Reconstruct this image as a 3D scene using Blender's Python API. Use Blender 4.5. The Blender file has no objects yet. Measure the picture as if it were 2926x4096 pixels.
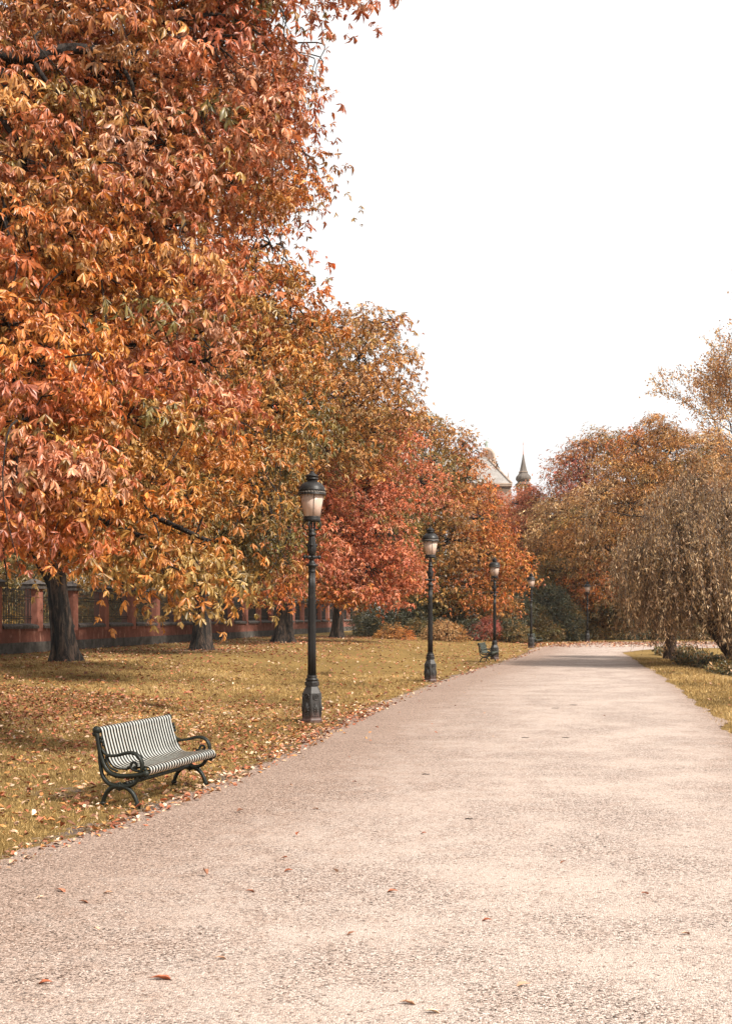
import bpy, bmesh, math, random
import numpy as np
from mathutils import Vector, geometry
PI = math.pi
rng = np.random.default_rng(7)
random.seed(7)
S = bpy.context.scene
COL = S.collection

# ------------------------------------------------------------------ camera
F = 4500.0; CH = 1.9
cam_d = bpy.data.cameras.new('camera'); cam = bpy.data.objects.new('camera', cam_d); COL.objects.link(cam)
cam.location = (0, 0, CH); cam.rotation_euler = (math.radians(90), 0, 0)
cam_d.sensor_fit = 'VERTICAL'; cam_d.sensor_height = 36.0; cam_d.lens = 36.0 * F / 4096.0
cam_d.shift_y = 417.0 / 4096.0
cam_d.clip_start = 0.1; cam_d.clip_end = 3000
S.camera = cam
# ------------------------------------------------------------------ light
SUN_AZ = math.radians(125)      # clockwise from +Y (north): the sun stands to the right, somewhat behind the camera
SUN_EL = math.radians(45)
sd = Vector((math.sin(SUN_AZ) * math.cos(SUN_EL), math.cos(SUN_AZ) * math.cos(SUN_EL), math.sin(SUN_EL)))
sun_d = bpy.data.lights.new('sun', 'SUN'); sun = bpy.data.objects.new('sun', sun_d); COL.objects.link(sun)
sun_d.energy = 5.0; sun_d.angle = math.radians(4.0); sun_d.color = (1.0, 0.925, 0.83)
sun.rotation_euler = sd.to_track_quat('Z', 'Y').to_euler()
sun.location = sd * 100
W = bpy.data.worlds.new('World'); S.world = W; W.use_nodes = True
nt = W.node_tree; bg = nt.nodes['Background']; bg.inputs['Strength'].default_value = 0.074
sky = nt.nodes.new('ShaderNodeTexSky'); sky.sky_type = 'NISHITA'; sky.sun_disc = False
sky.sun_elevation = SUN_EL; sky.sun_rotation = SUN_AZ
mx = nt.nodes.new('ShaderNodeMix'); mx.data_type = 'RGBA'; mx.inputs[0].default_value = 0.94
mx.inputs[7].default_value = (10.5, 10.5, 10.4, 1)        # high thin white cloud
nt.links.new(sky.outputs[0], mx.inputs[6]); nt.links.new(mx.outputs[2], bg.inputs[0])
S.view_settings.view_transform = 'Standard'; S.view_settings.look = 'None'
S.view_settings.exposure = 0.6; S.view_settings.gamma = 1.0
try:
    S.cycles.max_bounces = 6; S.cycles.diffuse_bounces = 2; S.cycles.transparent_max_bounces = 12
except Exception: pass

# ------------------------------------------------------------------ helpers
def tag(o, label=None, cat=None, group=None, kind=None):
    if label: o['label'] = label
    if cat: o['category'] = cat
    if group: o['group'] = group
    if kind: o['kind'] = kind
    return o
def empty(name, loc, rz=0.0):
    o = bpy.data.objects.new(name, None); COL.objects.link(o); o.location = loc; o.rotation_euler = (0, 0, rz)
    o.empty_display_size = 0.3
    return o
def copy_tree(o, parent=None):
    c = o.copy(); COL.objects.link(c)
    if parent: c.parent = parent
    for ch in list(o.children): copy_tree(ch, c)
    return c
def link(name, me, mat, parent=None):
    o = bpy.data.objects.new(name, me); COL.objects.link(o)
    if mat is not None: me.materials.append(mat)
    if parent is not None: o.parent = parent
    return o
def np_mesh(name, V, T, colors=None, smooth=False):
    """mesh out of numpy vertices and triangles"""
    me = bpy.data.meshes.new(name)
    V = np.asarray(V, dtype=np.float32); T = np.asarray(T, dtype=np.int32)
    me.vertices.add(len(V)); me.vertices.foreach_set('co', V.ravel())
    me.loops.add(T.size); me.loops.foreach_set('vertex_index', T.ravel())
    me.polygons.add(len(T)); me.polygons.foreach_set('loop_start', np.arange(0, T.size, 3, dtype=np.int32))
    try: me.polygons.foreach_set('loop_total', np.full(len(T), 3, dtype=np.int32))
    except Exception: pass
    if smooth: me.polygons.foreach_set('use_smooth', np.ones(len(T), dtype=bool))
    if colors is not None:
        a = me.color_attributes.new('tint', 'FLOAT_COLOR', 'POINT')
        c = np.ones((len(V), 4), dtype=np.float32); c[:, :3] = colors; a.data.foreach_set('color', c.ravel())
    me.update(calc_edges=True)
    return me
def bm_obj(name, bm, mat, parent=None, smooth=False):
    bmesh.ops.recalc_face_normals(bm, faces=bm.faces)
    me = bpy.data.meshes.new(name); bm.to_mesh(me); bm.free()
    if smooth:
        for p in me.polygons: p.use_smooth = True
    return link(name, me, mat, parent)
def add_box(bm, x0, x1, y0, y1, z0, z1):
    v = [bm.verts.new((x, y, z)) for z in (z0, z1) for x, y in ((x0, y0), (x1, y0), (x1, y1), (x0, y1))]
    for f in ((0, 3, 2, 1), (4, 5, 6, 7), (0, 1, 5, 4), (1, 2, 6, 5), (2, 3, 7, 6), (3, 0, 4, 7)): bm.faces.new([v[i] for i in f])
def add_lathe(bm, prof, n=24, rot=0.0, c=(0, 0), flute=0.0, nf=0):
    rings = []
    for r, z in prof:
        ring = []
        for k in range(n):
            a = rot + 2 * PI * k / n
            rr = r * (1 - flute * (0.5 - 0.5 * math.cos(nf * a))) if flute else r
            ring.append(bm.verts.new((c[0] + rr * math.cos(a), c[1] + rr * math.sin(a), z)))
        rings.append(ring)
    for a, b in zip(rings, rings[1:]):
        for k in range(n): bm.faces.new((a[k], a[(k + 1) % n], b[(k + 1) % n], b[k]))
    if prof[0][0] > 1e-4: bm.faces.new(rings[0][::-1])
    if prof[-1][0] > 1e-4: bm.faces.new(rings[-1])
def add_tube(bm, pts, rad, n=8, sx=1.0):
    """tube along pts; rad number or list; sx squashes the section along its first axis"""
    pts = [Vector(p) for p in pts]; N = len(pts)
    if not hasattr(rad, '__len__'): rad = [rad] * N
    rings = []; up = None
    for i, p in enumerate(pts):
        d = (pts[min(i + 1, N - 1)] - pts[max(i - 1, 0)]).normalized()
        if up is None: up = Vector((1, 0, 0)) if abs(d.x) < 0.9 else Vector((0, 1, 0))
        u = (up - d * up.dot(d)).normalized(); up = u; w = d.cross(u)
        rings.append([bm.verts.new(p + (u * math.cos(2 * PI * k / n) * sx + w * math.sin(2 * PI * k / n)) * rad[i]) for k in range(n)])
    for a, b in zip(rings, rings[1:]):
        for k in range(n): bm.faces.new((a[k], a[(k + 1) % n], b[(k + 1) % n], b[k]))
    bm.faces.new(rings[0][::-1]); bm.faces.new(rings[-1])
def smooth_pts(P, m=6):
    """Catmull-Rom through P"""
    P = [Vector(p) for p in P]; out = []
    for i in range(len(P) - 1):
        p0 = P[max(i - 1, 0)]; p1 = P[i]; p2 = P[i + 1]; p3 = P[min(i + 2, len(P) - 1)]
        for k in range(m):
            t = k / m
            out.append(0.5 * ((2 * p1) + (p2 - p0) * t + (2 * p0 - 5 * p1 + 4 * p2 - p3) * t * t + (3 * p1 - p0 - 3 * p2 + p3) * t ** 3))
    out.append(P[-1]); return out
def sstep(t):
    t = np.clip(t, 0, 1); return t * t * (3 - 2 * t)
def D(x, y, Z):
    """a point seen at (x, y) of the 1624 px wide picture, at distance Z"""
    return np.array([(x * 1.8017 - 1463) * Z / F, Z, CH + (1368.2 - y) * 1.8017 * Z / F])

# ------------------------------------------------------------------ ground shape
LE = np.array([(-3.9, 2), (-3.4, 6), (-2.85, 8.8), (-2.34, 10.4), (-1.70, 12.8), (-1.06, 16.3), (-.5, 19.7), (.5, 24.9), (2.6, 34.9), (7.0, 52), (10.9, 70), (15.5, 80), (24, 84.5), (60, 88)])
RE = np.array([(2.5, 2), (3.6, 8), (4.6, 12.5), (5.9, 18.2), (6.9, 23), (9.0, 33.7), (12.2, 52), (14.0, 60), (18.5, 66), (30, 69), (60, 72)])
def xl(y): return np.interp(y, LE[:, 1], LE[:, 0])
def xr(y): return np.interp(y, RE[:9, 1], RE[:9, 0])
def gz(x, y):
    x = np.asarray(x, float); y = np.asarray(y, float)
    a = 0.52 * sstep((xl(np.minimum(y, 75)) - 1.5 - x) / 9.0)
    b = -1.7 * sstep((x - xr(np.minimum(y, 60)) - 0.8) / 9.0) * (1 - sstep((y - 54) / 11.0))
    b = b - 0.15 * sstep((x - xr(np.minimum(y, 60)) - 14) / 6.0) * (1 - sstep((y - 54) / 11.0))
    return a + b

# ------------------------------------------------------------------ materials
def new_mat(name):
    m = bpy.data.materials.new(name); m.use_nodes = True
    return m, m.node_tree, m.node_tree.nodes['Principled BSDF']
def nd(t, typ, **kw):
    n = t.nodes.new(typ)
    for k, v in kw.items(): setattr(n, k, v)
    return n
def noise(t, co, scale, detail=4, rough=0.55):
    n = nd(t, 'ShaderNodeTexNoise'); n.inputs['Scale'].default_value = scale; n.inputs['Detail'].default_value = detail
    n.inputs['Roughness'].default_value = rough; t.links.new(co, n.inputs['Vector']); return n
def ramp(t, fac, stops):
    r = nd(t, 'ShaderNodeValToRGB'); e = r.color_ramp.elements
    while len(e) > 1: e.remove(e[-1])
    e[0].position = stops[0][0]; e[0].color = (*stops[0][1], 1)
    for p, c in stops[1:]:
        k = e.new(p); k.color = (*c, 1)
    t.links.new(fac, r.inputs[0]); return r
def mixc(t, fac, a, b, mode='MIX'):
    m = nd(t, 'ShaderNodeMix', data_type='RGBA', blend_type=mode)
    for s, v in ((0, fac), (6, a), (7, b)):
        if hasattr(v, 'links'): t.links.new(v, m.inputs[s])
        elif s == 0: m.inputs[0].default_value = v
        else: m.inputs[s].default_value = (*v, 1)
    return m.outputs[2]
def bump(t, h, dist, strength=1.0):
    b = nd(t, 'ShaderNodeBump'); b.inputs['Distance'].default_value = dist; b.inputs['Strength'].default_value = strength
    t.links.new(h, b.inputs['Height']); return b.outputs[0]
def coords(t, kind='Object'):
    return nd(t, 'ShaderNodeTexCoord').outputs[kind]
def pos(t): return nd(t, 'ShaderNodeNewGeometry').outputs['Position']

def leaf_mat(name, trans=0.35, rough=0.5, spec=0.35, mottle=30.0):
    m, t, b = new_mat(name)
    at = nd(t, 'ShaderNodeAttribute', attribute_name='tint')
    n = noise(t, pos(t), mottle, 3)
    r = ramp(t, n.outputs['Fac'], [(0.32, (0.45, 0.36, 0.30)), (0.48, (1, 1, 1)), (0.7, (1.25, 1.2, 1.1))])
    c = mixc(t, 1.0, at.outputs['Color'], r.outputs[0], 'MULTIPLY')
    t.links.new(c, b.inputs['Base Color']); b.inputs['Roughness'].default_value = rough
    b.inputs['Specular IOR Level'].default_value = spec
    tr = nd(t, 'ShaderNodeBsdfTranslucent')
    t.links.new(mixc(t, 1.0, c, (1.15, 0.95, 0.6), 'MULTIPLY'), tr.inputs[0])
    ms = nd(t, 'ShaderNodeMixShader'); ms.inputs[0].default_value = trans * .7
    t.links.new(b.outputs[0], ms.inputs[1]); t.links.new(tr.outputs[0], ms.inputs[2])
    t.links.new(ms.outputs[0], t.nodes['Material Output'].inputs['Surface'])
    return m
M_leaf = leaf_mat('chestnut_leaf', 0.35, 0.42, 0.6, 22.0)
M_leaf_far = leaf_mat('far_leaf', 0.34, 0.45, 0.5, 3.0)
M_willow = leaf_mat('willow_leaf', 0.25, 0.5, 0.4, 4.0)
M_litter = leaf_mat('fallen_leaf', 0.05, 0.7, 0.25, 40.0)
M_grassblade = leaf_mat('grass_blade', 0.2, 0.6, 0.2, 3.0)

def bark_mat(name, c1, c2, sc=1.0):
    m, t, b = new_mat(name)
    mp = nd(t, 'ShaderNodeMapping'); mp.inputs['Scale'].default_value = (1, 1, 0.16); t.links.new(coords(t), mp.inputs[0])
    n = noise(t, mp.outputs[0], 9 * sc, 7, 0.72); n2 = noise(t, coords(t), 2.2, 3)
    c = ramp(t, n.outputs['Fac'], [(0.46, c1), (0.60, c2)]).outputs[0]
    c = mixc(t, 1.0, c, ramp(t, n2.outputs['Fac'], [(0.35, (0.6, 0.62, 0.55)), (0.65, (1.25, 1.15, 1.05))]).outputs[0], 'MULTIPLY')
    t.links.new(c, b.inputs['Base Color']); b.inputs['Roughness'].default_value = 0.9
    t.links.new(bump(t, n.outputs['Fac'], 0.10 / sc), b.inputs['Normal'])
    return m
M_bark = bark_mat('chestnut_bark', (0.004, 0.003, 0.0025), (0.085, 0.056, 0.042))
M_bark_red = bark_mat('willow_bark', (0.03, 0.017, 0.012), (0.14, 0.075, 0.05))
M_twig = bark_mat('twig_bark', (0.009, 0.006, 0.005), (0.038, 0.026, 0.02), 2)

def lawn_mat():
    m, t, b = new_mat('autumn_grass'); p = pos(t)
    n1 = noise(t, p, 0.35, 4); n2 = noise(t, p, 6, 6, 0.7)
    mp = nd(t, 'ShaderNodeMapping'); mp.inputs['Scale'].default_value = (1, 0.55, 1); t.links.new(p, mp.inputs[0])
    n3 = noise(t, mp.outputs[0], 45, 5, 0.7)
    c = ramp(t, n1.outputs['Fac'], [(0.3, (0.13, 0.087, 0.030)), (0.5, (0.23, 0.148, 0.049)), (0.7, (0.36, 0.235, 0.082))]).outputs[0]
    c = mixc(t, 0.55, c, ramp(t, n2.outputs['Fac'], [(0.3, (0.07, 0.052, 0.015)), (0.5, (0.23, 0.147, 0.053)), (0.72, (0.43, 0.28, 0.105))]).outputs[0])
    c = mixc(t, 1.0, c, ramp(t, n3.outputs['Fac'], [(0.3, (0.5, 0.5, 0.45)), (0.5, (1, 1, 1)), (0.7, (1.6, 1.5, 1.4))]).outputs[0], 'MULTIPLY')
    # bare earth where turf has worn, plus shade painted under the nearest chestnut
    at = nd(t, 'ShaderNodeAttribute', attribute_name='tint')
    nn = noise(t, p, 3.0, 5, 0.7)
    mth = nd(t, 'ShaderNodeMath', operation='ADD'); t.links.new(at.outputs['Fac'], mth.inputs[0])
    t.links.new(nn.outputs['Fac'], mth.inputs[1])
    f = ramp(t, mth.outputs[0], [(0.86, (0, 0, 0)), (1.05, (1, 1, 1))]).outputs[0]
    soil_shade = ramp(t, n3.outputs['Fac'], [(0.35, (0.11, 0.08, 0.065)), (0.65, (0.26, 0.195, 0.16))]).outputs[0]
    c = mixc(t, f, c, soil_shade)
    t.links.new(c, b.inputs['Base Color']); b.inputs['Roughness'].default_value = 0.95; b.inputs['Specular IOR Level'].default_value = 0.1
    t.links.new(bump(t, n3.outputs['Fac'], 0.05), b.inputs['Normal'])
    return m
M_lawn = lawn_mat()

def gravel_mat():
    m, t, b = new_mat('pale_gravel'); p = pos(t)
    v = nd(t, 'ShaderNodeTexVoronoi'); v.inputs['Scale'].default_value = 95; t.links.new(p, v.inputs['Vector'])
    v2 = nd(t, 'ShaderNodeTexVoronoi'); v2.inputs['Scale'].default_value = 48; t.links.new(p, v2.inputs['Vector'])
    sep = nd(t, 'ShaderNodeSeparateColor'); t.links.new(v.outputs['Color'], sep.inputs[0])
    sep2 = nd(t, 'ShaderNodeSeparateColor'); t.links.new(v2.outputs['Color'], sep2.inputs[0])
    stone = ramp(t, sep.outputs[0], [(0.0, (0.05, 0.04, 0.035)), (0.16, (0.17, 0.13, 0.105)), (0.45, (0.39, 0.305, 0.26)), (0.85, (0.56, 0.455, 0.395)), (1.0, (0.73, 0.63, 0.565))]).outputs[0]
    big = noise(t, p, 0.7, 6, 0.68)           # patches of dust and patches of bare grit
    dust = ramp(t, big.outputs['Fac'], [(0.42, (0, 0, 0)), (0.58, (1, 1, 1))]).outputs[0]
    fine = noise(t, p, 150, 3, 0.8)
    dustc = ramp(t, fine.outputs['Fac'], [(0.3, (0.48, 0.385, 0.33)), (0.7, (0.65, 0.54, 0.47))]).outputs[0]
    mfac = nd(t, 'ShaderNodeMath', operation='MULTIPLY'); mfac.inputs[1].default_value = 0.62; t.links.new(dust, mfac.inputs[0])
    c = mixc(t, mfac.outputs[0], stone, dustc)
    spk = ramp(t, sep2.outputs[1], [(0.02, (0.5, 0.45, 0.42)), (0.04, (1, 1, 1))]).outputs[0]
    c = mixc(t, 1.0, c, spk, 'MULTIPLY')
    mid = noise(t, p, 3.5, 5, 0.7)
    c = mixc(t, 1.0, c, ramp(t, mid.outputs['Fac'], [(0.3, (0.88, 0.875, 0.87)), (0.55, (1, 1, 1)), (0.75, (1.06, 1.06, 1.06))]).outputs[0], 'MULTIPLY')
    # damp brown grit along the lawn edge
    at = nd(t, 'ShaderNodeAttribute', attribute_name='tint')
    me_ = nd(t, 'ShaderNodeMath', operation='MULTIPLY_ADD'); me_.inputs[1].default_value = 1.0
    t.links.new(at.outputs['Fac'], me_.inputs[0]); t.links.new(mid.outputs['Fac'], me_.inputs[2])
    ef = ramp(t, me_.outputs[0], [(0.55, (0, 0, 0)), (1.3, (0.75, 0.75, 0.75))]).outputs[0]
    c = mixc(t, ef, c, mixc(t, 1.0, stone, (0.65, 0.54, 0.47), 'MULTIPLY'))
    t.links.new(c, b.inputs['Base Color']); b.inputs['Roughness'].default_value = 0.9; b.inputs['Specular IOR Level'].default_value = 0.2
    hs = nd(t, 'ShaderNodeMath', operation='SUBTRACT'); hs.inputs[0].default_value = 1.0; t.links.new(v.outputs['Distance'], hs.inputs[1])
    t.links.new(bump(t, hs.outputs[0], 0.012, 0.8), b.inputs['Normal'])
    return m
M_gravel = gravel_mat()

def paint_mat(name, col, rough=0.4, metal=0.0, spec=0.5, wear=None, var=0.25, bsc=60, bd=0.0008):
    m, t, b = new_mat(name)
    n = noise(t, coords(t), 7, 5, 0.65); n2 = noise(t, coords(t), bsc, 3)
    lo = tuple(c * (1 - var) for c in col); hi = tuple(min(1, c * (1 + var)) for c in col)
    c = ramp(t, n.outputs['Fac'], [(0.35, lo), (0.65, hi)]).outputs[0]
    if wear: c = mixc(t, ramp(t, n.outputs['Fac'], [(0.60, (0, 0, 0)), (0.68, (1, 1, 1))]).outputs[0], c, wear)
    t.links.new(c, b.inputs['Base Color']); b.inputs['Metallic'].default_value = metal
    r = ramp(t, n2.outputs['Fac'], [(0.3, (rough * 0.75,) * 3), (0.7, (min(1, rough * 1.25),) * 3)])
    t.links.new(r.outputs[0], b.inputs['Roughness']); b.inputs['Specular IOR Level'].default_value = spec
    t.links.new(bump(t, n2.outputs['Fac'], bd), b.inputs['Normal'])
    return m
M_lamp = paint_mat('black_cast_iron', (0.013, 0.011, 0.010), 0.48, 0.0, 0.35, (0.030, 0.023, 0.018))
M_green = paint_mat('dark_green_iron', (0.009, 0.011, 0.007), 0.5, 0.0, 0.3)
M_slat = paint_mat('sheen_pale_slats', (0.78, 0.77, 0.70), 0.36, 0.8, 0.6, None, 0.12)  # pale base stands in for sun and sky sheen on glossy green paint
M_slat_far = paint_mat('green_slats', (0.075, 0.09, 0.06), 0.42, 0.3, 0.6)
M_copper = paint_mat('weathered_bronze', (0.30, 0.36, 0.28), 0.7)
M_iron = paint_mat('black_railing_iron', (0.02, 0.018, 0.017), 0.5)

def base_mat():
    m, t, b = new_mat('rusting_lamp_base'); co = coords(t)
    n = noise(t, co, 9, 5, 0.7); sx = nd(t, 'ShaderNodeSeparateXYZ'); t.links.new(co, sx.inputs[0])
    a = nd(t, 'ShaderNodeMath', operation='MULTIPLY_ADD'); a.inputs[1].default_value = -1.6; t.links.new(sx.outputs[2], a.inputs[0]); t.links.new(n.outputs['Fac'], a.inputs[2])
    f = ramp(t, a.outputs[0], [(0.12, (0, 0, 0)), (0.45, (0.7, 0.7, 0.7))]).outputs[0]
    n3 = noise(t, co, 45, 4, 0.7)
    c = ramp(t, n3.outputs['Fac'], [(0.35, (0.014, 0.012, 0.011)), (0.65, (0.042, 0.037, 0.033))]).outputs[0]
    t.links.new(mixc(t, f, c, (0.12, 0.058, 0.045)), b.inputs['Base Color']); b.inputs['Roughness'].default_value = 0.55
    t.links.new(bump(t, n3.outputs['Fac'], 0.003), b.inputs['Normal'])
    return m
M_lbase = base_mat()
def glass_mat():
    m, t, b = new_mat('milky_lantern_glass'); co = coords(t)
    mp = nd(t, 'ShaderNodeMapping'); mp.inputs['Scale'].default_value = (1, 1, 0.25); t.links.new(co, mp.inputs[0])
    n = noise(t, mp.outputs[0], 9, 5, 0.7)
    c = ramp(t, n.outputs['Fac'], [(0.3, (0.80, 0.58, 0.46)), (0.7, (0.97, 0.85, 0.75))]).outputs[0]
    t.links.new(c, b.inputs['Base Color']); b.inputs['Roughness'].default_value = 0.25
    tr = nd(t, 'ShaderNodeBsdfTranslucent'); t.links.new(c, tr.inputs[0])
    tp = nd(t, 'ShaderNodeBsdfTransparent'); tp.inputs[0].default_value = (1, 0.9, 0.82, 1)
    a = nd(t, 'ShaderNodeMixShader'); a.inputs[0].default_value = 0.5; t.links.new(b.outputs[0], a.inputs[1]); t.links.new(tr.outputs[0], a.inputs[2])
    e = nd(t, 'ShaderNodeMixShader'); e.inputs[0].default_value = 0.08; t.links.new(a.outputs[0], e.inputs[1]); t.links.new(tp.outputs[0], e.inputs[2])
    t.links.new(e.outputs[0], t.nodes['Material Output'].inputs['Surface']); return m
M_glass = glass_mat()
def wall_mat(name, c1, c2, c3, sc=2.5, dirt=(0.4, 0.62)):
    m, t, b = new_mat(name); co = pos(t)
    n = noise(t, co, sc, 6, 0.7)
    mp = nd(t, 'ShaderNodeMapping'); mp.inputs['Scale'].default_value = (1, 1, 0.3); t.links.new(co, mp.inputs[0])
    n2 = noise(t, mp.outputs[0], sc * 1.6, 5, 0.7); n3 = noise(t, co, 40, 4)
    c = ramp(t, n.outputs['Fac'], [(dirt[0], c1), (dirt[1], c2)]).outputs[0]
    c = mixc(t, ramp(t, n2.outputs['Fac'], [(0.57, (0, 0, 0)), (0.66, (1, 1, 1))]).outputs[0], c, c3)
    t.links.new(c, b.inputs['Base Color']); b.inputs['Roughness'].default_value = 0.9
    t.links.new(bump(t, n3.outputs['Fac'], 0.01), b.inputs['Normal']); return m
M_red = wall_mat('red_plaster', (0.15, 0.050, 0.032), (0.23, 0.080, 0.052), (0.38, 0.19, 0.13))
M_redp = wall_mat('red_pillar_plaster', (0.27, 0.10, 0.068), (0.34, 0.135, 0.092), (0.20, 0.078, 0.055))
M_plinth = wall_mat('dark_stone_plinth', (0.045, 0.04, 0.035), (0.12, 0.105, 0.09), (0.07, 0.058, 0.05))
M_cop = wall_mat('weathered_coping', (0.05, 0.04, 0.035), (0.11, 0.09, 0.078), (0.16, 0.135, 0.12), 6)
M_sandst = wall_mat('pale_sandstone', (0.30, 0.22, 0.17), (0.48, 0.38, 0.31), (0.22, 0.155, 0.12), 0.8)
M_gable = wall_mat('brown_brick', (0.17, 0.10, 0.075), (0.28, 0.18, 0.135), (0.12, 0.075, 0.058), 1.6)
def slate_mat(name, c1, c2):
    m, t, b = new_mat(name); co = pos(t)
    mp = nd(t, 'ShaderNodeMapping'); mp.inputs['Scale'].default_value = (1.6, 1.6, 2.6); t.links.new(co, mp.inputs[0])
    v = nd(t, 'ShaderNodeTexVoronoi'); v.inputs['Scale'].default_value = 1.5; t.links.new(mp.outputs[0], v.inputs['Vector'])
    s = nd(t, 'ShaderNodeSeparateColor'); t.links.new(v.outputs['Color'], s.inputs[0])
    n = noise(t, co, 0.5, 5)
    c = mixc(t, 0.5, ramp(t, s.outputs[0], [(0, c1), (1, c2)]).outputs[0], ramp(t, n.outputs['Fac'], [(0.35, c1), (0.65, c2)]).outputs[0])
    t.links.new(c, b.inputs['Base Color']); b.inputs['Roughness'].default_value = 0.7
    return m
M_slate = slate_mat('pale_slate', (0.20, 0.18, 0.165), (0.34, 0.31, 0.285))
M_spire = slate_mat('grey_brown_copper', (0.07, 0.055, 0.045), (0.145, 0.115, 0.095))

# ------------------------------------------------------------------ lawn, path
def build_ground():
    ys = np.concatenate([np.arange(-30, 2, 4), np.arange(2, 30, .45), np.arange(30, 90, 1.2), np.arange(90, 200, 8), np.array([220, 300, 450, 700, 1000, 1400])])
    xs = np.concatenate([np.array([-900, -500, -250, -120, -70, -45, -30]), np.arange(-24, -8, 1.2), np.arange(-8, 20, .45), np.arange(20, 40, 1.5), np.array([45, 60, 90, 150, 300, 600, 900])])
    X, Y = np.meshgrid(xs, ys); Z = gz(X, Y)
    V = np.stack([X.ravel(), Y.ravel(), Z.ravel()], 1)
    nx = len(xs); i, j = np.meshgrid(np.arange(len(ys) - 1), np.arange(nx - 1), indexing='ij')
    a = (i * nx + j).ravel(); T = np.concatenate([np.stack([a, a + 1, a + nx + 1], 1), np.stack([a, a + nx + 1, a + nx], 1)])
    x = V[:, 0]; y = V[:, 1]
    soil_shade = 0.45 * np.exp(-(((x + 3.3) / 0.7) ** 2 + ((y - 12.2) / 1.0) ** 2))
    soil_shade += 0.50 * np.exp(-((x - xl(y)) / 0.40) ** 2) * (y < 60)
    soil_shade += 0.28 * np.exp(-((x - xr(y)) / 0.35) ** 2) * (y < 50)
    soil_shade += 0.50 * sstep((x - xr(y) - 1.4) / 1.5) * (y < 60) * (y > 36) + 0.3 * sstep((x - xr(y) - 5) / 2) * (y <= 36)
    soil_shade += .34 * np.exp(-(((x + 8.0) / 3.2) ** 2 + ((y - 21) / 6) ** 2))  # browner lawn under the nearest chestnut, its shade put into the colour
    for tx, ty in ((-9.2, 34), (-6.7, 46), (-4.3, 59), (-1.84, 72)): soil_shade += 0.45 * np.exp(-(((x - tx) / 3.0) ** 2 + ((y - ty) / 3.5) ** 2))
    o = link('ground', np_mesh('ground', V, T, np.repeat(soil_shade[:, None], 3, 1), smooth=True), M_lawn); tag(o, kind='structure')
build_ground()

def edge_curve(P, seed, amp=0.055):
    P3 = [(p[0], p[1], 0) for p in P]; C = np.array([tuple(v) for v in smooth_pts(P3, 12)])[:, :2]
    seg = np.r_[0, np.cumsum(np.hypot(*np.diff(C, axis=0).T))]; s = np.arange(0, seg[-1], 0.12)
    C = np.stack([np.interp(s, seg, C[:, 0]), np.interp(s, seg, C[:, 1])], 1)
    r = np.random.default_rng(seed); n = np.zeros(len(s))
    for step, am in ((2.4, 1.0), (0.9, .8), (0.36, .7), (0.12, .45)):
        k = r.normal(0, am, int(seg[-1] / step) + 3); n += np.interp(s / step, np.arange(len(k)), k)
    d = np.gradient(C, axis=0); d /= np.linalg.norm(d, axis=1)[:, None]
    return C + np.stack([-d[:, 1], d[:, 0]], 1) * (n * amp)[:, None]
EL = edge_curve(LE, 3); ER = edge_curve(RE, 4)
def build_path():
    poly = np.concatenate([EL, ER[::-1]]); me = bpy.data.meshes.new('gravel_path')
    # inner rows: fan strips so the damp edge can be told from the middle
    rings = [poly]
    T = geometry.tessellate_polygon([[Vector((p[0], p[1], 0)) for p in poly]])
    bm = bmesh.new(); vs = [bm.verts.new((p[0], p[1], 0.012)) for p in poly]
    for t in T:
        try: bm.faces.new([vs[i] for i in t])
        except Exception: pass
    for cy in list(np.arange(4, 30, 1.0)) + list(np.arange(30, 88, 3)):
        bmesh.ops.bisect_plane(bm, geom=list(bm.verts) + list(bm.edges) + list(bm.faces), plane_co=(0, float(cy), 0), plane_no=(0, 1, 0))
    for cx in list(np.arange(-4, 16, 0.5)):
        bmesh.ops.bisect_plane(bm, geom=list(bm.verts) + list(bm.edges) + list(bm.faces), plane_co=(float(cx), 0, 0), plane_no=(1, 0, 0))
    bmesh.ops.triangulate(bm, faces=bm.faces)
    for f in bm.faces:
        if f.normal.z < 0: f.normal_flip()
    bm.to_mesh(me); bm.free()
    a = me.color_attributes.new('tint', 'FLOAT_COLOR', 'POINT')
    co = np.zeros(len(me.vertices) * 3); me.vertices.foreach_get('co', co); co = co.reshape(-1, 3)
    e = np.exp(-np.maximum(co[:, 0] - xl(co[:, 1]), 0) / 1.8) * 0.9 + np.exp(-np.maximum(xr(co[:, 1]) - co[:, 0], 0) / 0.5) * 0.45
    c = np.ones((len(co), 4), dtype=np.float32); c[:, :3] = np.clip(e, 0, 1)[:, None]; a.data.foreach_set('color', c.ravel())
    o = link('path', me, M_gravel); tag(o, kind='structure')
build_path()

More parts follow.
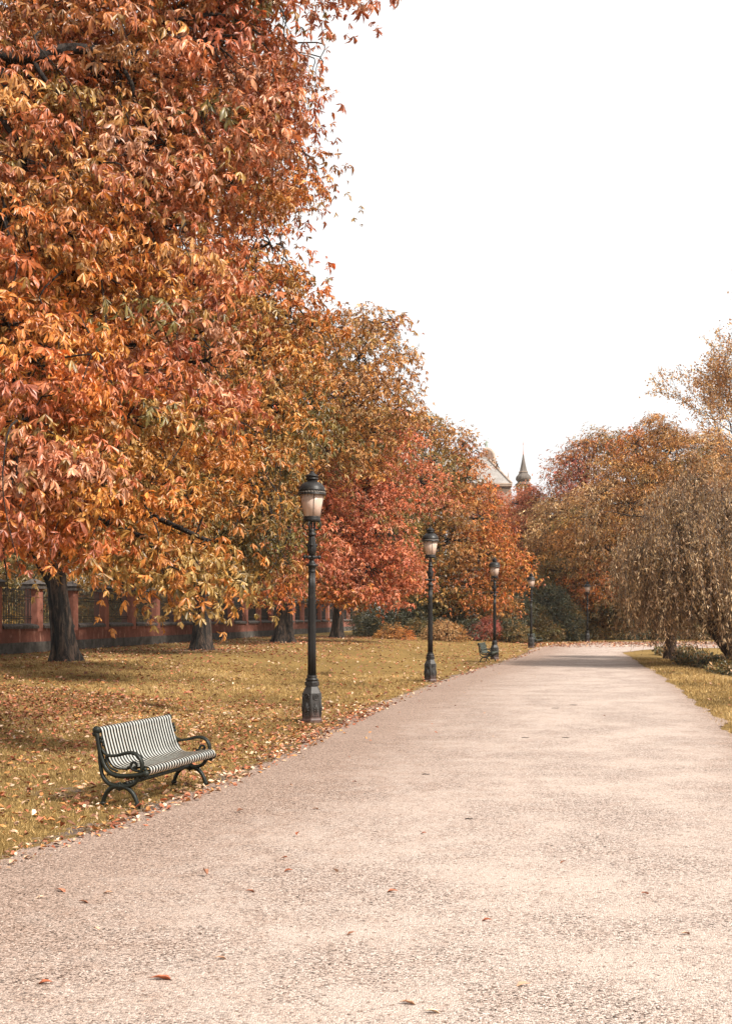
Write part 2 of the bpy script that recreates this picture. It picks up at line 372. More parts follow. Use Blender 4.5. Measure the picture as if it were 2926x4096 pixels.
# ------------------------------------------------------------------ leaves
def nrm(v): return v / np.maximum(np.linalg.norm(v, axis=1, keepdims=True), 1e-9)
def leaf_geom(P, L, N, length, width, col, detail, curl, fold, r=rng):
    """leaflets: base P, direction L, normal N (all n x 3). detail 2: 8 verts, 1: 4 verts folded, 0: one triangle-ish kite"""
    n = len(P); L = nrm(L); Sd = nrm(np.cross(L, N)); N = nrm(np.cross(Sd, L))
    l = length[:, None]; w = width[:, None] * 0.5; cu = curl[:, None]; fo = fold[:, None]
    c = lambda t: P + L * l * t - N * l * cu * t * t
    if detail == 2:
        c1 = c(.36); c2 = c(.72); tip = c(1.0)
        V = np.stack([P, c1 - Sd * w * .6 + N * w * fo * .6, c1, c1 + Sd * w * .6 + N * w * fo * .6, c2 - Sd * w + N * w * fo, c2, c2 + Sd * w + N * w * fo, tip], 1)
        t = np.array([(0, 1, 2), (0, 2, 3), (1, 4, 5), (1, 5, 2), (2, 5, 6), (2, 6, 3), (4, 7, 5), (5, 7, 6)])
    elif detail == 1:
        c2 = c(.58); V = np.stack([P, c2 - Sd * w + N * w * fo, c(1.0), c2 + Sd * w + N * w * fo], 1)
        t = np.array([(0, 1, 2), (0, 2, 3)])
    else:
        c2 = c(.5); V = np.stack([P, c2 - Sd * w, c2 + Sd * w], 1) ; V[:, 0] = P; V[:, 1] = c(.9) - Sd * w; V[:, 2] = c(.9) + Sd * w
        t = np.array([(0, 1, 2)])
    k = V.shape[1]
    T = (t[None] + (np.arange(n) * k)[:, None, None]).reshape(-1, 3)
    return V.reshape(-1, 3), T, np.repeat(col, k, axis=0)
def palm_leaves(C, A, size, col, nl, detail, droop=(0.35, 1.0), r=rng):
    """compound leaves: each C is a petiole end pointing along A, nl leaflets fan out of it and hang"""
    n = len(C); up = np.array([0, 0, 1.0])
    A = nrm(A); N = up[None] + r.normal(0, .45, (n, 3)); N = nrm(N - A * (N * A).sum(1, keepdims=True)); B = np.cross(N, A)
    Vs = []; Ts = []; Cs = []; off = 0
    dr = r.uniform(droop[0], droop[1], n)
    for k in range(nl):
        th = (k / (nl - 1) - 0.5) * 2 * 1.9 + r.normal(0, .12, n)
        d = A * np.cos(th)[:, None] + B * np.sin(th)[:, None]
        d = d - up[None] * dr[:, None] + r.normal(0, .24, (n, 3))
        ln = size * (1.0 - 0.38 * np.abs(k / (nl - 1) - .5) * 2) * r.uniform(.55, 1.25, n)
        nn = N * 0.8 + A * .5 + r.normal(0, .4, (n, 3))
        cc = col * r.uniform(.72, 1.22, (n, 1))
        V, T, K = leaf_geom(C, d, nn, ln, ln * r.uniform(.18, .40, n), cc, detail, r.uniform(-.1, .9, n), r.uniform(.1, 1.5, n), r)
        Vs.append(V); Ts.append(T + off); Cs.append(K); off += len(V)
    return np.concatenate(Vs), np.concatenate(Ts), np.concatenate(Cs)
PAL = {  # real leaf colours
 'red':    [(.44, .13, .054), (.50, .16, .066), (.37, .10, .045), (.55, .21, .095), (.58, .27, .15)],
 'rust':   [(.44, .14, .044), (.50, .175, .054), (.36, .105, .038), (.52, .24, .070), (.34, .15, .05)],
 'orange': [(.44, .135, .030), (.46, .165, .036), (.38, .105, .030), (.46, .20, .042), (.30, .13, .03)],
 'yellow': [(.48, .205, .050), (.50, .24, .060), (.45, .165, .038), (.38, .20, .055), (.30, .18, .055)],
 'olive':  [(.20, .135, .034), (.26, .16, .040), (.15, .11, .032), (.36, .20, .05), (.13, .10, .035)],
 'brown':  [(.29, .125, .035), (.34, .155, .042), (.24, .10, .03), (.38, .19, .055), (.20, .11, .03)],
 'salmon': [(.55, .155, .070), (.60, .19, .09), (.50, .13, .060), (.64, .25, .13), (.54, .18, .07)],
 'tan':    [(.34, .195, .085), (.40, .235, .105), (.28, .15, .065), (.45, .285, .14), (.28, .13, .055)],
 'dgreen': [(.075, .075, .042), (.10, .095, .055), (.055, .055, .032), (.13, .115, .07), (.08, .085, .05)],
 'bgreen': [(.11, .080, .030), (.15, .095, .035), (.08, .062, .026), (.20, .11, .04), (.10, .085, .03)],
 'rose':   [(.30, .060, .045), (.36, .09, .06), (.24, .05, .035), (.38, .13, .075)],
 'willow': [(.24, .130, .062), (.31, .18, .09), (.17, .088, .042), (.40, .26, .145), (.21, .12, .052)],
}
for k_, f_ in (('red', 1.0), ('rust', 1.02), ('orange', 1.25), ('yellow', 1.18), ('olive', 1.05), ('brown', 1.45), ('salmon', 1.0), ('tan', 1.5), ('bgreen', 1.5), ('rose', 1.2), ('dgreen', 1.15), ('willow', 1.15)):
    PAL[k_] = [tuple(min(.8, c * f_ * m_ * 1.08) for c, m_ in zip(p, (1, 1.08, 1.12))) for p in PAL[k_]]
def fib_dirs(n, r=rng):
    d = nrm(r.normal(0, 1, (n, 3))); return d
def crown_points(lobes, dens, cl_per, sp, r=rng, shell=(0.45, 1.05)):
    """lobes: (centre, radius, palette, [z squash]). Returns leaf centres, axes, colours, twig list"""
    C = []; A = []; K = []; tw = []
    for lb in lobes:
        c = np.array(lb[0]); R = lb[1]; pal = PAL[lb[2]]; sq = lb[3] if len(lb) > 3 else 0.85
        ns = max(6, int(dens * R * R))
        d = fib_dirs(ns, r); u = r.uniform(shell[0] ** 2, shell[1] ** 2, ns) ** .5
        ends = c + d * (R * u)[:, None] * np.array([1, 1, sq])
        ends[:, 2] -= 0.12 * R * (np.abs(d[:, :2]).sum(1))
        pi = r.integers(0, len(pal), ns)
        for e, dd, k in zip(ends, d, pi):
            s = sp * r.uniform(.6, 1.35)
            if r.random() < 0.16: s *= 1.5
            m = max(3, int(cl_per * r.uniform(.6, 1.4)))
            off = np.clip(r.normal(0, 1, (m, 3)), -1.55, 1.55) * np.array([s, s, s * .32]); h = np.hypot(off[:, 0], off[:, 1]); off[:, 2] -= .55 * h
            C.append(e + off)
            a = off * 0.9 / s + dd * .9 + r.normal(0, .35, (m, 3)); a[:, 2] -= 0.25; A.append(a)
            pk = np.array(pal[k]) if r.random() > .035 else np.array(PAL['olive'][r.integers(0, 4)])
            K.append(pk * r.uniform(.78, 1.2) + np.zeros((m, 3)))
            tw.append((c, e))
    C = np.concatenate(C); A = np.concatenate(A); K = np.concatenate(K)
    K = K * r.uniform(.8, 1.2, (len(K), 1)); q = r.random(len(K)) < .04
    K[q] = np.array([.30, .17, .045])
    return C, A, K, tw
def tubes_np(paths, radii, n=5):
    """many tubes in one mesh: each path m x 3, radii m"""
    Vs = []; Ts = []; off = 0
    for P, R in zip(paths, radii):
        P = np.asarray(P); m = len(P); d = np.gradient(P, axis=0); d = nrm(d)
        ref = np.array([0.31, 0.95, 0.05]); u = nrm(ref - d * (d @ ref)[:, None]); w = np.cross(d, u)
        a = np.arange(n) * 2 * PI / n
        V = P[:, None] + (u[:, None] * np.cos(a)[None, :, None] + w[:, None] * np.sin(a)[None, :, None]) * np.asarray(R)[:, None, None]
        Vs.append(V.reshape(-1, 3))
        i, j = np.meshgrid(np.arange(m - 1), np.arange(n), indexing='ij'); i = i.ravel(); j = j.ravel(); j2 = (j + 1) % n
        q0 = i * n + j; q1 = i * n + j2; q2 = q1 + n; q3 = q0 + n
        Ts.append(np.concatenate([np.stack([q0, q1, q2], 1), np.stack([q0, q2, q3], 1)]) + off); off += m * n
    return np.concatenate(Vs), np.concatenate(Ts)
def bez(a, b, sag, m, r=rng, wob=0.0):
    t = np.linspace(0, 1, m)[:, None]; mid = (a + b) / 2 + np.array([0, 0, sag])
    P = (1 - t) ** 2 * a + 2 * t * (1 - t) * mid + t ** 2 * b
    if wob: P[1:-1] += r.normal(0, wob, (m - 2, 3))
    return P
def trunk_mesh(base, h, r0, r1, lean=(0, 0), flare=1.3, n=44, r=rng, ztop_extra=0):
    m = 26; t = np.linspace(0, 1, m); z = -0.25 + (h + .25) * t
    ph = r.uniform(0, 6.28, 4)
    V = []
    for i in range(m):
        rr = r0 + (r1 - r0) * t[i] + r0 * (flare - 1) * math.exp(-max(z[i], 0) / 0.45) + r0 * .10 * math.exp(-((z[i] - h * .75) / .5) ** 2)
        cx = lean[0] * t[i] ** 1.3 + .05 * r0 * math.sin(5 * t[i] + ph[0]); cy = lean[1] * t[i] ** 1.3
        for k in range(n):
            a = 2 * PI * k / n
            q = rr * (1 + .09 * math.sin(3 * a + ph[1] + 1.1 * t[i]) + .06 * math.sin(5 * a + ph[2] + 2.5 * t[i]) + .03 * math.sin(11 * a + ph[0]) + r.normal(0, .015)) * (1 + .30 * math.exp(-max(z[i], 0) / .3) * max(0, math.sin(5 * a + ph[3])))
            V.append((cx + q * math.cos(a), cy + q * math.sin(a), z[i]))
    i, j = np.meshgrid(np.arange(m - 1), np.arange(n), indexing='ij'); i = i.ravel(); j = j.ravel(); j2 = (j + 1) % n
    q0 = i * n + j; q1 = i * n + j2
    T = np.concatenate([np.stack([q0, q1, q1 + n], 1), np.stack([q0, q1 + n, q0 + n], 1)])
    return np.array(V), T
DM = {1: 2.4, 2: 1.45}
def make_tree(name, label, base, trunk_h, r0, lobes, dens, cl_per, sp, size, nl, detail, leafm, group=None, lean=(0, 0), cat='tree', droop=(0.35, 1.0), twig_frac=0.5, barkm=None, shell=(0.45, 1.05), back=None, seed=1, twig_r=0.016, limbs=None):
    r = np.random.default_rng(seed); barkm = barkm or M_bark
    root = empty(name, base); tag(root, label, cat, group); b = np.array(base, float)
    V, T = trunk_mesh(base, trunk_h, r0, r0 * .62, lean, r=r)
    link('trunk', np_mesh('trunk', V, T, smooth=True), barkm, root)
    lobes = list(lobes)
    if back: lobes += back
    top = b + np.array([lean[0], lean[1], trunk_h])
    # leader and limbs
    paths = []; radii = []
    zc = max(l[0][2] for l in lobes); lead = top + np.array([lean[0] * .5, lean[1] * .5, max(1.5, (zc - top[2]) * .8)])
    LP = bez(top - np.array([0, 0, .4]), lead, 0, 8, r, .12); paths.append(LP); radii.append(np.linspace(r0 * .6, r0 * .12, 8))
    for l in lobes:
        c = np.array(l[0]); k = min(7, max(0, int((c[2] - top[2]) / max(.1, lead[2] - top[2]) * 5)))
        s = LP[k]; dd = np.linalg.norm(c - s); rs = min(r0 * .33, .035 + .018 * dd)
        P = bez(s, c, .12 * dd, 9, r, .035 * dd ** .5); paths.append(P); radii.append(np.linspace(rs, .03, 9))
    for pts, rr in (limbs or []): P = np.array([tuple(v) for v in smooth_pts([tuple(p) for p in pts], 5)]); paths.append(P); radii.append(np.interp(np.linspace(0, 1, len(P)), np.linspace(0, 1, len(rr)), rr))
    C, A, K, tw = crown_points(lobes, dens * DM[detail], cl_per, sp, r, shell)
    twig_frac /= DM[detail]
    print(name, len(C))
    for (c, e) in tw:
        if r.random() < twig_frac:
            P = bez(c, e, .1 * np.linalg.norm(e - c), 6, r, .04); paths.append(P); radii.append(np.linspace(twig_r * 1.6, twig_r * .35, 6))
        if r.random() < (.16 if twig_r < .022 else 0):
            o = (e - c) / (np.linalg.norm(e - c) + 1e-6); q = sp * r.uniform(1.5, 3.2)
            P = np.array([e - o * .3 * q + [0, 0, .55 * q], e + o * .15 * q + [0, 0, .15 * q], e + o * .4 * q - [0, 0, .4 * q], e + o * .45 * q - [0, 0, .95 * q]]) + r.normal(0, .16 * q, (4, 3))
            P = np.array([tuple(v) for v in smooth_pts([tuple(p) for p in P], 3)]); paths.append(P); radii.append(np.linspace(twig_r * 1.5, twig_r * .4, len(P)))
    V, T = tubes_np(paths, radii); V = V - b
    link('branches', np_mesh('branches', V, T, smooth=True), M_twig if barkm == M_bark else barkm, root)
    sz = size * r.uniform(.6, 1.3, len(C))
    if nl > 1: V, T, KK = palm_leaves(C - b, A, sz, K, nl, detail, droop, r)
    else:
        V, T, KK = leaf_geom(C - b, A + r.normal(0, .6, A.shape), np.array([0, 0, 1.]) + r.normal(0, .7, A.shape), sz, sz * .62, K, detail, r.uniform(0, .3, len(C)), r.uniform(0, .5, len(C)), r)
    link('crown', np_mesh('crown', V, T, KK), leafm, root)
    return root
def L(x, y, r, Z, pal, sq=0.85): return (D(x, y, Z), r, pal, sq)
def back_lobes(cx, cy, zc, rx, rz, n, pal, R=(1.8, 2.6), seed=0, ymin=None, xmax=None):
    r = np.random.default_rng(seed); out = []
    while len(out) < n:
        d = r.normal(0, 1, 3); d /= np.linalg.norm(d); u = r.uniform(.3, .95)
        p = np.array([cx + d[0] * rx * u, cy + d[1] * rx * u, zc + d[2] * rz * u])
        if ymin is not None and p[1] < ymin: continue
        if xmax is not None and p[0] > xmax: continue
        out.append((p, r.uniform(*R), pal[r.integers(0, len(pal))], .85))
    return out
G_CH = 'horse chestnut trees in a row along the red wall'
def z0(x, y): return float(gz(x, y))

# the overhanging chestnut whose trunk stands left of the frame
make_tree('chestnut_tree', 'nearest chestnut, its rust red crown of big drooping leaves hanging over the upper left', (-10.0, 19.5, z0(-10, 19.5)), 4.2, .5,
  [L(60, -80, 1.9, 15.5, 'rust'), L(330, -60, 1.6, 16, 'rust'), L(525, -40, .95, 16.5, 'rust'), L(455, 90, 1.1, 15.5, 'red'), L(585, 130, .55, 16.2, 'red'), L(615, 250, .5, 16.3, 'red'), L(500, 250, 1.0, 15.5, 'red'),
   L(260, 150, 1.4, 15, 'rust'), L(60, 230, 1.3, 14.5, 'rust'), L(330, 330, 1.15, 15, 'red'), L(140, 400, 1.2, 14.2, 'rust'), L(520, 400, .8, 17, 'rust'), L(360, 500, 1.0, 15.5, 'rust'), L(10, 480, 1.1, 13.5, 'orange'),
   L(200, 600, 1.05, 14.5, 'orange'), L(430, 620, .85, 16, 'red'), L(20, 720, 1.0, 13.2, 'orange'), L(150, 800, 1.0, 14, 'orange'), L(330, 760, .95, 15, 'red'), L(460, 800, .7, 16, 'red'), L(280, 930, .85, 14.6, 'yellow'), L(60, 930, .9, 13, 'red'),
   L(440, 930, .6, 15.5, 'yellow'), L(150, 1020, .8, 13.8, 'orange'), L(30, 1060, .55, 12.6, 'red'), L(330, 1080, .65, 15, 'yellow'), L(170, 1115, .5, 13.6, 'orange'), L(770, -50, .33, 15.5, 'red'), L(500, -140, 1.1, 15.5, 'rust'), L(-80, 1000, 1.0, 13, 'orange'),
   L(410, 1260, .5, 14.6, 'yellow', .6), L(320, 1195, .42, 14.5, 'yellow', .6), L(460, 1200, .4, 14.8, 'yellow', .7), L(100, 1140, .42, 14.2, 'orange', .7)],
  15, 31, .30, .136, 7, 2, M_leaf, G_CH, droop=(.3, 1.3), twig_frac=.8, back=back_lobes(-10, 19.5, 10.5, 7.0, 6.5, 26, ['rust', 'orange'], seed=2, xmax=-4.6, ymin=12), seed=11, twig_r=.009,
  limbs=[([(-10, 19.5, 5.0), D(-600, 300, 16.1), D(-120, 138, 14.3), D(60, 128, 14.1), D(170, 108, 14.4), D(300, 118, 14.9), D(380, 60, 15.6)], [.2, .16, .115, .095, .07, .04, .02]),
         ([D(5, 135, 14.2), D(14, 200, 14.0), D(10, 270, 14.0), D(50, 330, 14.1), D(60, 400, 14.5)], [.06, .05, .045, .035, .02]), ([D(70, 130, 14.1), D(110, 190, 14.1), D(160, 240, 14.3), D(165, 330, 14.5)], [.035, .03, .02, .012]),
         ([D(-60, 420, 13.7), D(20, 430, 13.6), D(70, 480, 13.9), D(130, 500, 14.3), D(200, 560, 14.7)], [.06, .045, .04, .03, .015]), ([D(240, 112, 14.6), D(290, 180, 14.5), D(310, 260, 14.6), D(380, 330, 15.1)], [.035, .03, .022, .01]),
         ([D(330, 60, 15.1), D(420, 40, 15.1), D(500, 35, 15.6), D(600, 90, 16.6)], [.035, .03, .022, .01])])
make_tree('chestnut_tree', 'chestnut with thick trunk at far left before the red wall, yellow orange crown', (-9.1, 34, z0(-9.1, 34)), 3.9, .37,
  [L(560, 330, 1.8, 29, 'rust'), L(620, 400, 1.0, 28.5, 'orange'), L(450, 150, 2.6, 30, 'rust'), L(590, 150, 1.2, 29, 'rust'), L(400, 450, 2.3, 29, 'orange'), L(250, 300, 2.6, 30, 'orange'), L(600, 540, 1.2, 28, 'orange'), L(640, 680, 1.1, 28, 'orange'), L(540, 640, 1.5, 27.5, 'yellow'),
   L(650, 790, .8, 28, 'yellow'), L(560, 800, 1.4, 27, 'yellow'), L(620, 900, .95, 27.5, 'yellow'), L(710, 905, .55, 28, 'olive', .6), L(500, 930, 1.3, 26.5, 'yellow'), L(400, 800, 2.0, 27.5, 'orange'), L(380, 1010, 1.5, 26, 'orange'), L(465, 1080, .85, 26, 'yellow'),
   L(280, 1080, 1.5, 26, 'orange'), L(400, 1190, .9, 25.5, 'yellow', .7), L(330, 1190, 1.1, 25.5, 'yellow', .7), L(200, 950, 2, 27, 'orange'), L(150, 1130, 1.4, 27, 'orange', .7), L(40, 1100, 1.5, 28, 'olive', .7), L(230, 1200, .8, 27, 'yellow', .7), L(100, 700, 3, 30, 'rust'), L(50, 400, 3, 31, 'rust'), L(100, 1000, 2, 29, 'olive')],
  8, 20, .40, .17, 6, 1, M_leaf, G_CH, back=back_lobes(-9.1, 34, 11, 6.0, 6.5, 22, ['orange', 'rust', 'olive'], R=(2.0, 2.9), seed=3, ymin=34, xmax=-5.0), seed=12, twig_r=.014,
  lean=(-.42, 0), limbs=[([(-9.35, 34, 2.7), (-9.9, 33.8, 3.7), (-11.0, 33.5, 4.4), (-13, 33, 5.0)], [.22, .20, .16, .10]), ([(-9.4, 34, 3.9), (-8.9, 33.8, 5.3), (-7.6, 33.0, 6.8)], [.24, .19, .12])])
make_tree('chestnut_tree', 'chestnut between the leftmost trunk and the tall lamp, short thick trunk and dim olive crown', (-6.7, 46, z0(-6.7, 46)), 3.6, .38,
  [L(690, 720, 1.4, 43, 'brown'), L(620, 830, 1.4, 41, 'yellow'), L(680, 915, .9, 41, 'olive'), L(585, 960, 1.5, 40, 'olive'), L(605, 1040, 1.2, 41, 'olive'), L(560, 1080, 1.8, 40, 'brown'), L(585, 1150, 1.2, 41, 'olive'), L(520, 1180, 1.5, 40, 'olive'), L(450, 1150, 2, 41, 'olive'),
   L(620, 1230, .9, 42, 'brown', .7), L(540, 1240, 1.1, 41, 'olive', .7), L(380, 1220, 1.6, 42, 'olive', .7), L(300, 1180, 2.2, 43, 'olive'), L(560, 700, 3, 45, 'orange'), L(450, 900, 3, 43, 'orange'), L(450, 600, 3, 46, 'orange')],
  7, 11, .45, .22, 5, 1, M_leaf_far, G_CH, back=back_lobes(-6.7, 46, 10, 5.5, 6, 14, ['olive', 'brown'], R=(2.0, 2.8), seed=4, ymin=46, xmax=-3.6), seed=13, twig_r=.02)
make_tree('chestnut_tree', 'tall brown orange chestnut with flared trunk just left of the tall lamp', (-4.3, 59, z0(-4.3, 59)), 4.0, .5,
  [L(750, 700, 1.4, 57, 'brown'), L(820, 715, 1.6, 56, 'brown'), L(870, 710, .9, 56, 'rust'), L(720, 770, 2.0, 55, 'brown'), L(800, 790, 2.2, 54, 'brown'), L(880, 790, 1.1, 56, 'brown'), L(900, 850, .9, 56, 'brown'), L(850, 860, 1.8, 54, 'brown'), L(760, 880, 2.2, 53, 'brown'), L(700, 880, 2, 54, 'orange'), L(820, 960, 2, 56, 'brown'), L(740, 980, 2.2, 54, 'brown'),
   L(690, 1060, 2.0, 57, 'salmon'), L(640, 1180, 2, 56, 'olive'), L(660, 1250, 1.2, 54, 'salmon', .7), L(600, 1290, 1.0, 53, 'orange', .7), L(640, 1300, .8, 54, 'salmon', .6), L(570, 1230, 1.6, 57, 'brown'), L(620, 1000, 2.5, 57, 'brown'), L(900, 910, .9, 56, 'brown'), L(690, 1180, 1.5, 54, 'salmon')],
  6.5, 12, .5, .24, 5, 1, M_leaf_far, G_CH, back=back_lobes(-4.3, 60, 10.5, 5.5, 6, 12, ['olive', 'brown'], R=(2.0, 2.8), seed=5, ymin=60), seed=14, twig_r=.024)
make_tree('chestnut_tree', 'salmon red chestnut with slender dark trunk just right of the tall lamp', (-1.84, 72, z0(-1.84, 72)), 5.0, .38,
  [L(830, 930, 1.6, 63, 'salmon'), L(880, 930, 1.3, 63, 'salmon'), L(915, 960, .9, 64, 'salmon'), L(780, 1000, 2.0, 62, 'salmon'), L(860, 1010, 1.9, 62, 'salmon'), L(720, 1050, 1.9, 60, 'salmon'), L(690, 1010, 1.3, 58, 'salmon'), L(700, 1100, 1.4, 57, 'salmon'), L(710, 1220, 1.3, 57, 'salmon'), L(800, 1090, 2.0, 61, 'salmon'), L(870, 1090, 1.2, 62, 'salmon'), L(760, 1160, 2.0, 61, 'salmon'), L(850, 1170, 1.8, 61, 'salmon'), L(900, 1180, 1.0, 63, 'olive'), L(700, 1150, 1.6, 62, 'salmon'),
   L(750, 1250, 1.9, 61, 'salmon', .8), L(820, 1260, 1.8, 60, 'salmon', .8), L(890, 1240, 1.5, 61, 'salmon', .8), L(910, 1280, 1.0, 61, 'red', .7), L(850, 1310, 1.0, 60, 'salmon', .6), L(790, 1310, 1.1, 60, 'orange', .6), L(740, 1300, .9, 60, 'orange', .6)],
  8.5, 13, .46, .23, 5, 1, M_leaf_far, G_CH, lean=(.4, -1.5), back=back_lobes(-1, 72, 9.5, 5.5, 5.5, 12, ['brown', 'olive', 'salmon'], R=(1.8, 2.6), seed=6, ymin=70), seed=15, twig_r=.026)
make_tree('chestnut_tree', 'amber and green chestnut behind the second lamp from the left, its trunk hidden by shrubs', (3.6, 86, z0(3.6, 86)), 4.5, .5,
  [L(950, 950, 1.4, 82, 'brown'), L(1000, 960, 1.8, 82, 'brown'), L(1028, 990, 1.3, 82, 'rust'), L(1055, 1000, .8, 83, 'rust'), L(930, 930, 1.2, 82, 'olive'), L(960, 1030, 2.4, 80, 'olive'), L(1035, 1060, 1.9, 80, 'orange'), L(1065, 1095, 1.2, 81, 'orange'), L(980, 1110, 2.4, 79, 'brown'), L(1060, 1150, 2.1, 79, 'orange'), L(930, 1130, 2.2, 79, 'olive'), L(1100, 1175, 1.3, 80, 'orange'),
   L(1000, 1200, 2.4, 78, 'brown'), L(1080, 1230, 2.2, 78, 'orange'), L(940, 1230, 2.2, 78, 'olive'), L(1130, 1240, 1.6, 79, 'orange'), L(1150, 1280, 1.0, 79, 'orange', .7), L(1040, 1300, 1.8, 78, 'orange', .7), L(970, 1310, 1.8, 78, 'olive', .7), L(1100, 1320, 1.2, 78, 'orange', .6), L(930, 1290, 2.2, 85, 'olive'), L(890, 1270, 2.2, 85, 'olive'), L(960, 1330, 2.0, 86, 'olive'), L(900, 1320, 2.0, 86, 'olive')],
  6.5, 13, .55, .25, 5, 1, M_leaf_far, G_CH, back=back_lobes(4, 88, 10, 6, 5.5, 12, ['brown', 'olive'], R=(2, 3), seed=7, ymin=87), seed=16, twig_r=.03)

# ------------------------------------------------------------------ trees at the end of the path
def far_tree(label, cx, Z, gy, r0, th, lobes, dens, pal_seed, group='broadleaf trees beyond the end of the path', size=.27, cl=24, sp=.55, name='broadleaf_tree', twf=.7, shell=(.45, 1.05), back=None, nl=3):
    return make_tree(name, label, (cx, Z, 0), th, r0, lobes, dens, cl, sp, size, nl, 1 if nl > 1 else 1, M_leaf_far, group, back=back, seed=pal_seed, twig_frac=twf, twig_r=.03, shell=shell, droop=(.1, .8))
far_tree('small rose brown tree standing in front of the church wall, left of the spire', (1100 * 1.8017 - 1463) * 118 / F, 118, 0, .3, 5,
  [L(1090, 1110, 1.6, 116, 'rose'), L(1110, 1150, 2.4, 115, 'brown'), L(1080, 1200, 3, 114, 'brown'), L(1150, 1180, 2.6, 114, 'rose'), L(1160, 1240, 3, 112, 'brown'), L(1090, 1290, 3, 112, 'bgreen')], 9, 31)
far_tree('salmon pink tree with its top reaching up in front of the church spire', (1180 * 1.8017 - 1463) * 112 / F, 112, 0, .32, 5,
  [L(1168, 1085, 1.1, 110, 'salmon'), L(1185, 1110, 1.3, 110, 'salmon'), L(1150, 1120, 1.6, 110, 'salmon'), L(1200, 1140, 2.2, 109, 'tan'), L(1165, 1180, 2.6, 108, 'salmon'), L(1215, 1210, 2.6, 108, 'tan'), L(1180, 1260, 3, 107, 'bgreen'), L(1240, 1280, 3, 107, 'brown')], 10, 32)
far_tree('loose rusty tree with airy pointed crown right of the church spire', (1300 * 1.8017 - 1463) * 108 / F, 108, 0, .35, 6,
  [L(1300, 985, 1.8, 106, 'rust'), L(1335, 965, 1.6, 106, 'brown'), L(1265, 1020, 1.8, 106, 'rust'), L(1245, 1075, 1.4, 106, 'rust'), L(1290, 1060, 2.4, 105, 'rose'), L(1370, 980, 1.6, 106, 'bgreen'), L(1250, 1130, 2.4, 104, 'tan'), L(1310, 1130, 3, 104, 'tan'), L(1220, 1110, 1.0, 105, 'tan'), L(1260, 1200, 3, 103, 'brown'), L(1210, 1180, 1.6, 103, 'tan')], 7, 33, sp=.8, shell=(.3, 1.15))
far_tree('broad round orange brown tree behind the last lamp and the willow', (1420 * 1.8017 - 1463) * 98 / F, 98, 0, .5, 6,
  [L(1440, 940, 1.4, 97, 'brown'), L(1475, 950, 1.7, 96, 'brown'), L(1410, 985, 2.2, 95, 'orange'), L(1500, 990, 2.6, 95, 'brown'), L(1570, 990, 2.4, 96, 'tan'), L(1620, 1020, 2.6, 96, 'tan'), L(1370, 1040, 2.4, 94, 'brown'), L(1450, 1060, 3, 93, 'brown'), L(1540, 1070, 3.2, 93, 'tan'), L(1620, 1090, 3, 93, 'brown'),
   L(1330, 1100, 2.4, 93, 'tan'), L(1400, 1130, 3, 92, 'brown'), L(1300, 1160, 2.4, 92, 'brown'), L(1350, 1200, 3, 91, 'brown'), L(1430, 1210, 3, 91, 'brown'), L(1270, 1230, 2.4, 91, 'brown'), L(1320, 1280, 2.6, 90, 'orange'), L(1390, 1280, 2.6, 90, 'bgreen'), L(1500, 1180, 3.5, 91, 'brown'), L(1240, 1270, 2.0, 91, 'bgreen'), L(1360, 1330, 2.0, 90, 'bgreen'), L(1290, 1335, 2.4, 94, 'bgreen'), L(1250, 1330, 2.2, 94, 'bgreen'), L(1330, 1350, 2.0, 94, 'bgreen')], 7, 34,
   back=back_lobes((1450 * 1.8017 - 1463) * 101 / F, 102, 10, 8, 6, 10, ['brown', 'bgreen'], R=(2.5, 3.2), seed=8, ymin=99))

# recursive open tree, its leaves few enough to show the branches
def open_tree(name, label, base, h, r0, pal, seed, group, spread=.62, levels=6, leaf=.16, nleaf=5, aim=(0, 0, 1)):
    r = np.random.default_rng(seed); root = empty(name, base); tag(root, label, 'tree', group)
    V, T = trunk_mesh(base, h * .22, r0, r0 * .75, (aim[0] * h * .1, aim[1] * h * .1), r=r); link('trunk', np_mesh('trunk', V, T, smooth=True), M_bark, root)
    paths = []; rad = []; lp = []; lk = []
    def grow(p, d, ln, rr, lv):
        m = 6; P = [p]; dd = d.copy()
        for k in range(m - 1):
            dd = dd + r.normal(0, .11, 3) + np.array([0, 0, .05]); dd /= np.linalg.norm(dd); P.append(P[-1] + dd * ln / (m - 1))
        r1 = rr * .62; paths.append(np.array(P)); rad.append(np.linspace(rr, r1, m))
        if lv <= 2:
            k = pal[r.integers(0, len(pal))]
            for q in P[1:]:
                for _ in range(nleaf if lv <= 1 else nleaf // 2): lp.append(q + r.normal(0, .16, 3)); lk.append(k)
        if lv == 0: return
        nb = 3 if r.random() < .55 else 2
        if lv >= levels - 1: nb = 4
        for k in range(nb):
            ax = nrm(r.normal(0, 1, (1, 3)))[0]; ax -= dd * (ax @ dd); ax /= np.linalg.norm(ax)
            nd_ = dd * 1.0 + ax * spread * r.uniform(.6, 1.3); nd_ /= np.linalg.norm(nd_)
            grow(P[-1] if k < 2 else P[3], nd_, ln * r.uniform(.68, .86), r1 * (.9 if k == 0 else .68), lv - 1)
    top = np.array([aim[0] * h * .1, aim[1] * h * .1, h * .22 - .2]); a = np.array(aim, float); a[2] = 1; a /= np.linalg.norm(a)
    grow(top, a, h * .2, r0 * .72, levels)
    V, T = tubes_np(paths, [np.maximum(x, .012) for x in rad]); link('branches', np_mesh('branches', V, T, smooth=True), M_bark, root)
    lp = np.array(lp); lk = np.array(lk) * r.uniform(.75, 1.2, (len(lk), 1)); n = len(lp); sz = leaf * r.uniform(.7, 1.3, n)
    V, T, K = leaf_geom(lp, r.normal(0, 1, (n, 3)) - [0, 0, .5], r.normal(0, 1, (n, 3)), sz, sz * .6, lk, 1, r.uniform(0, .4, n), r.uniform(0, .6, n), r)
    link('crown', np_mesh('crown', V, T, K), M_leaf_far, root); return root
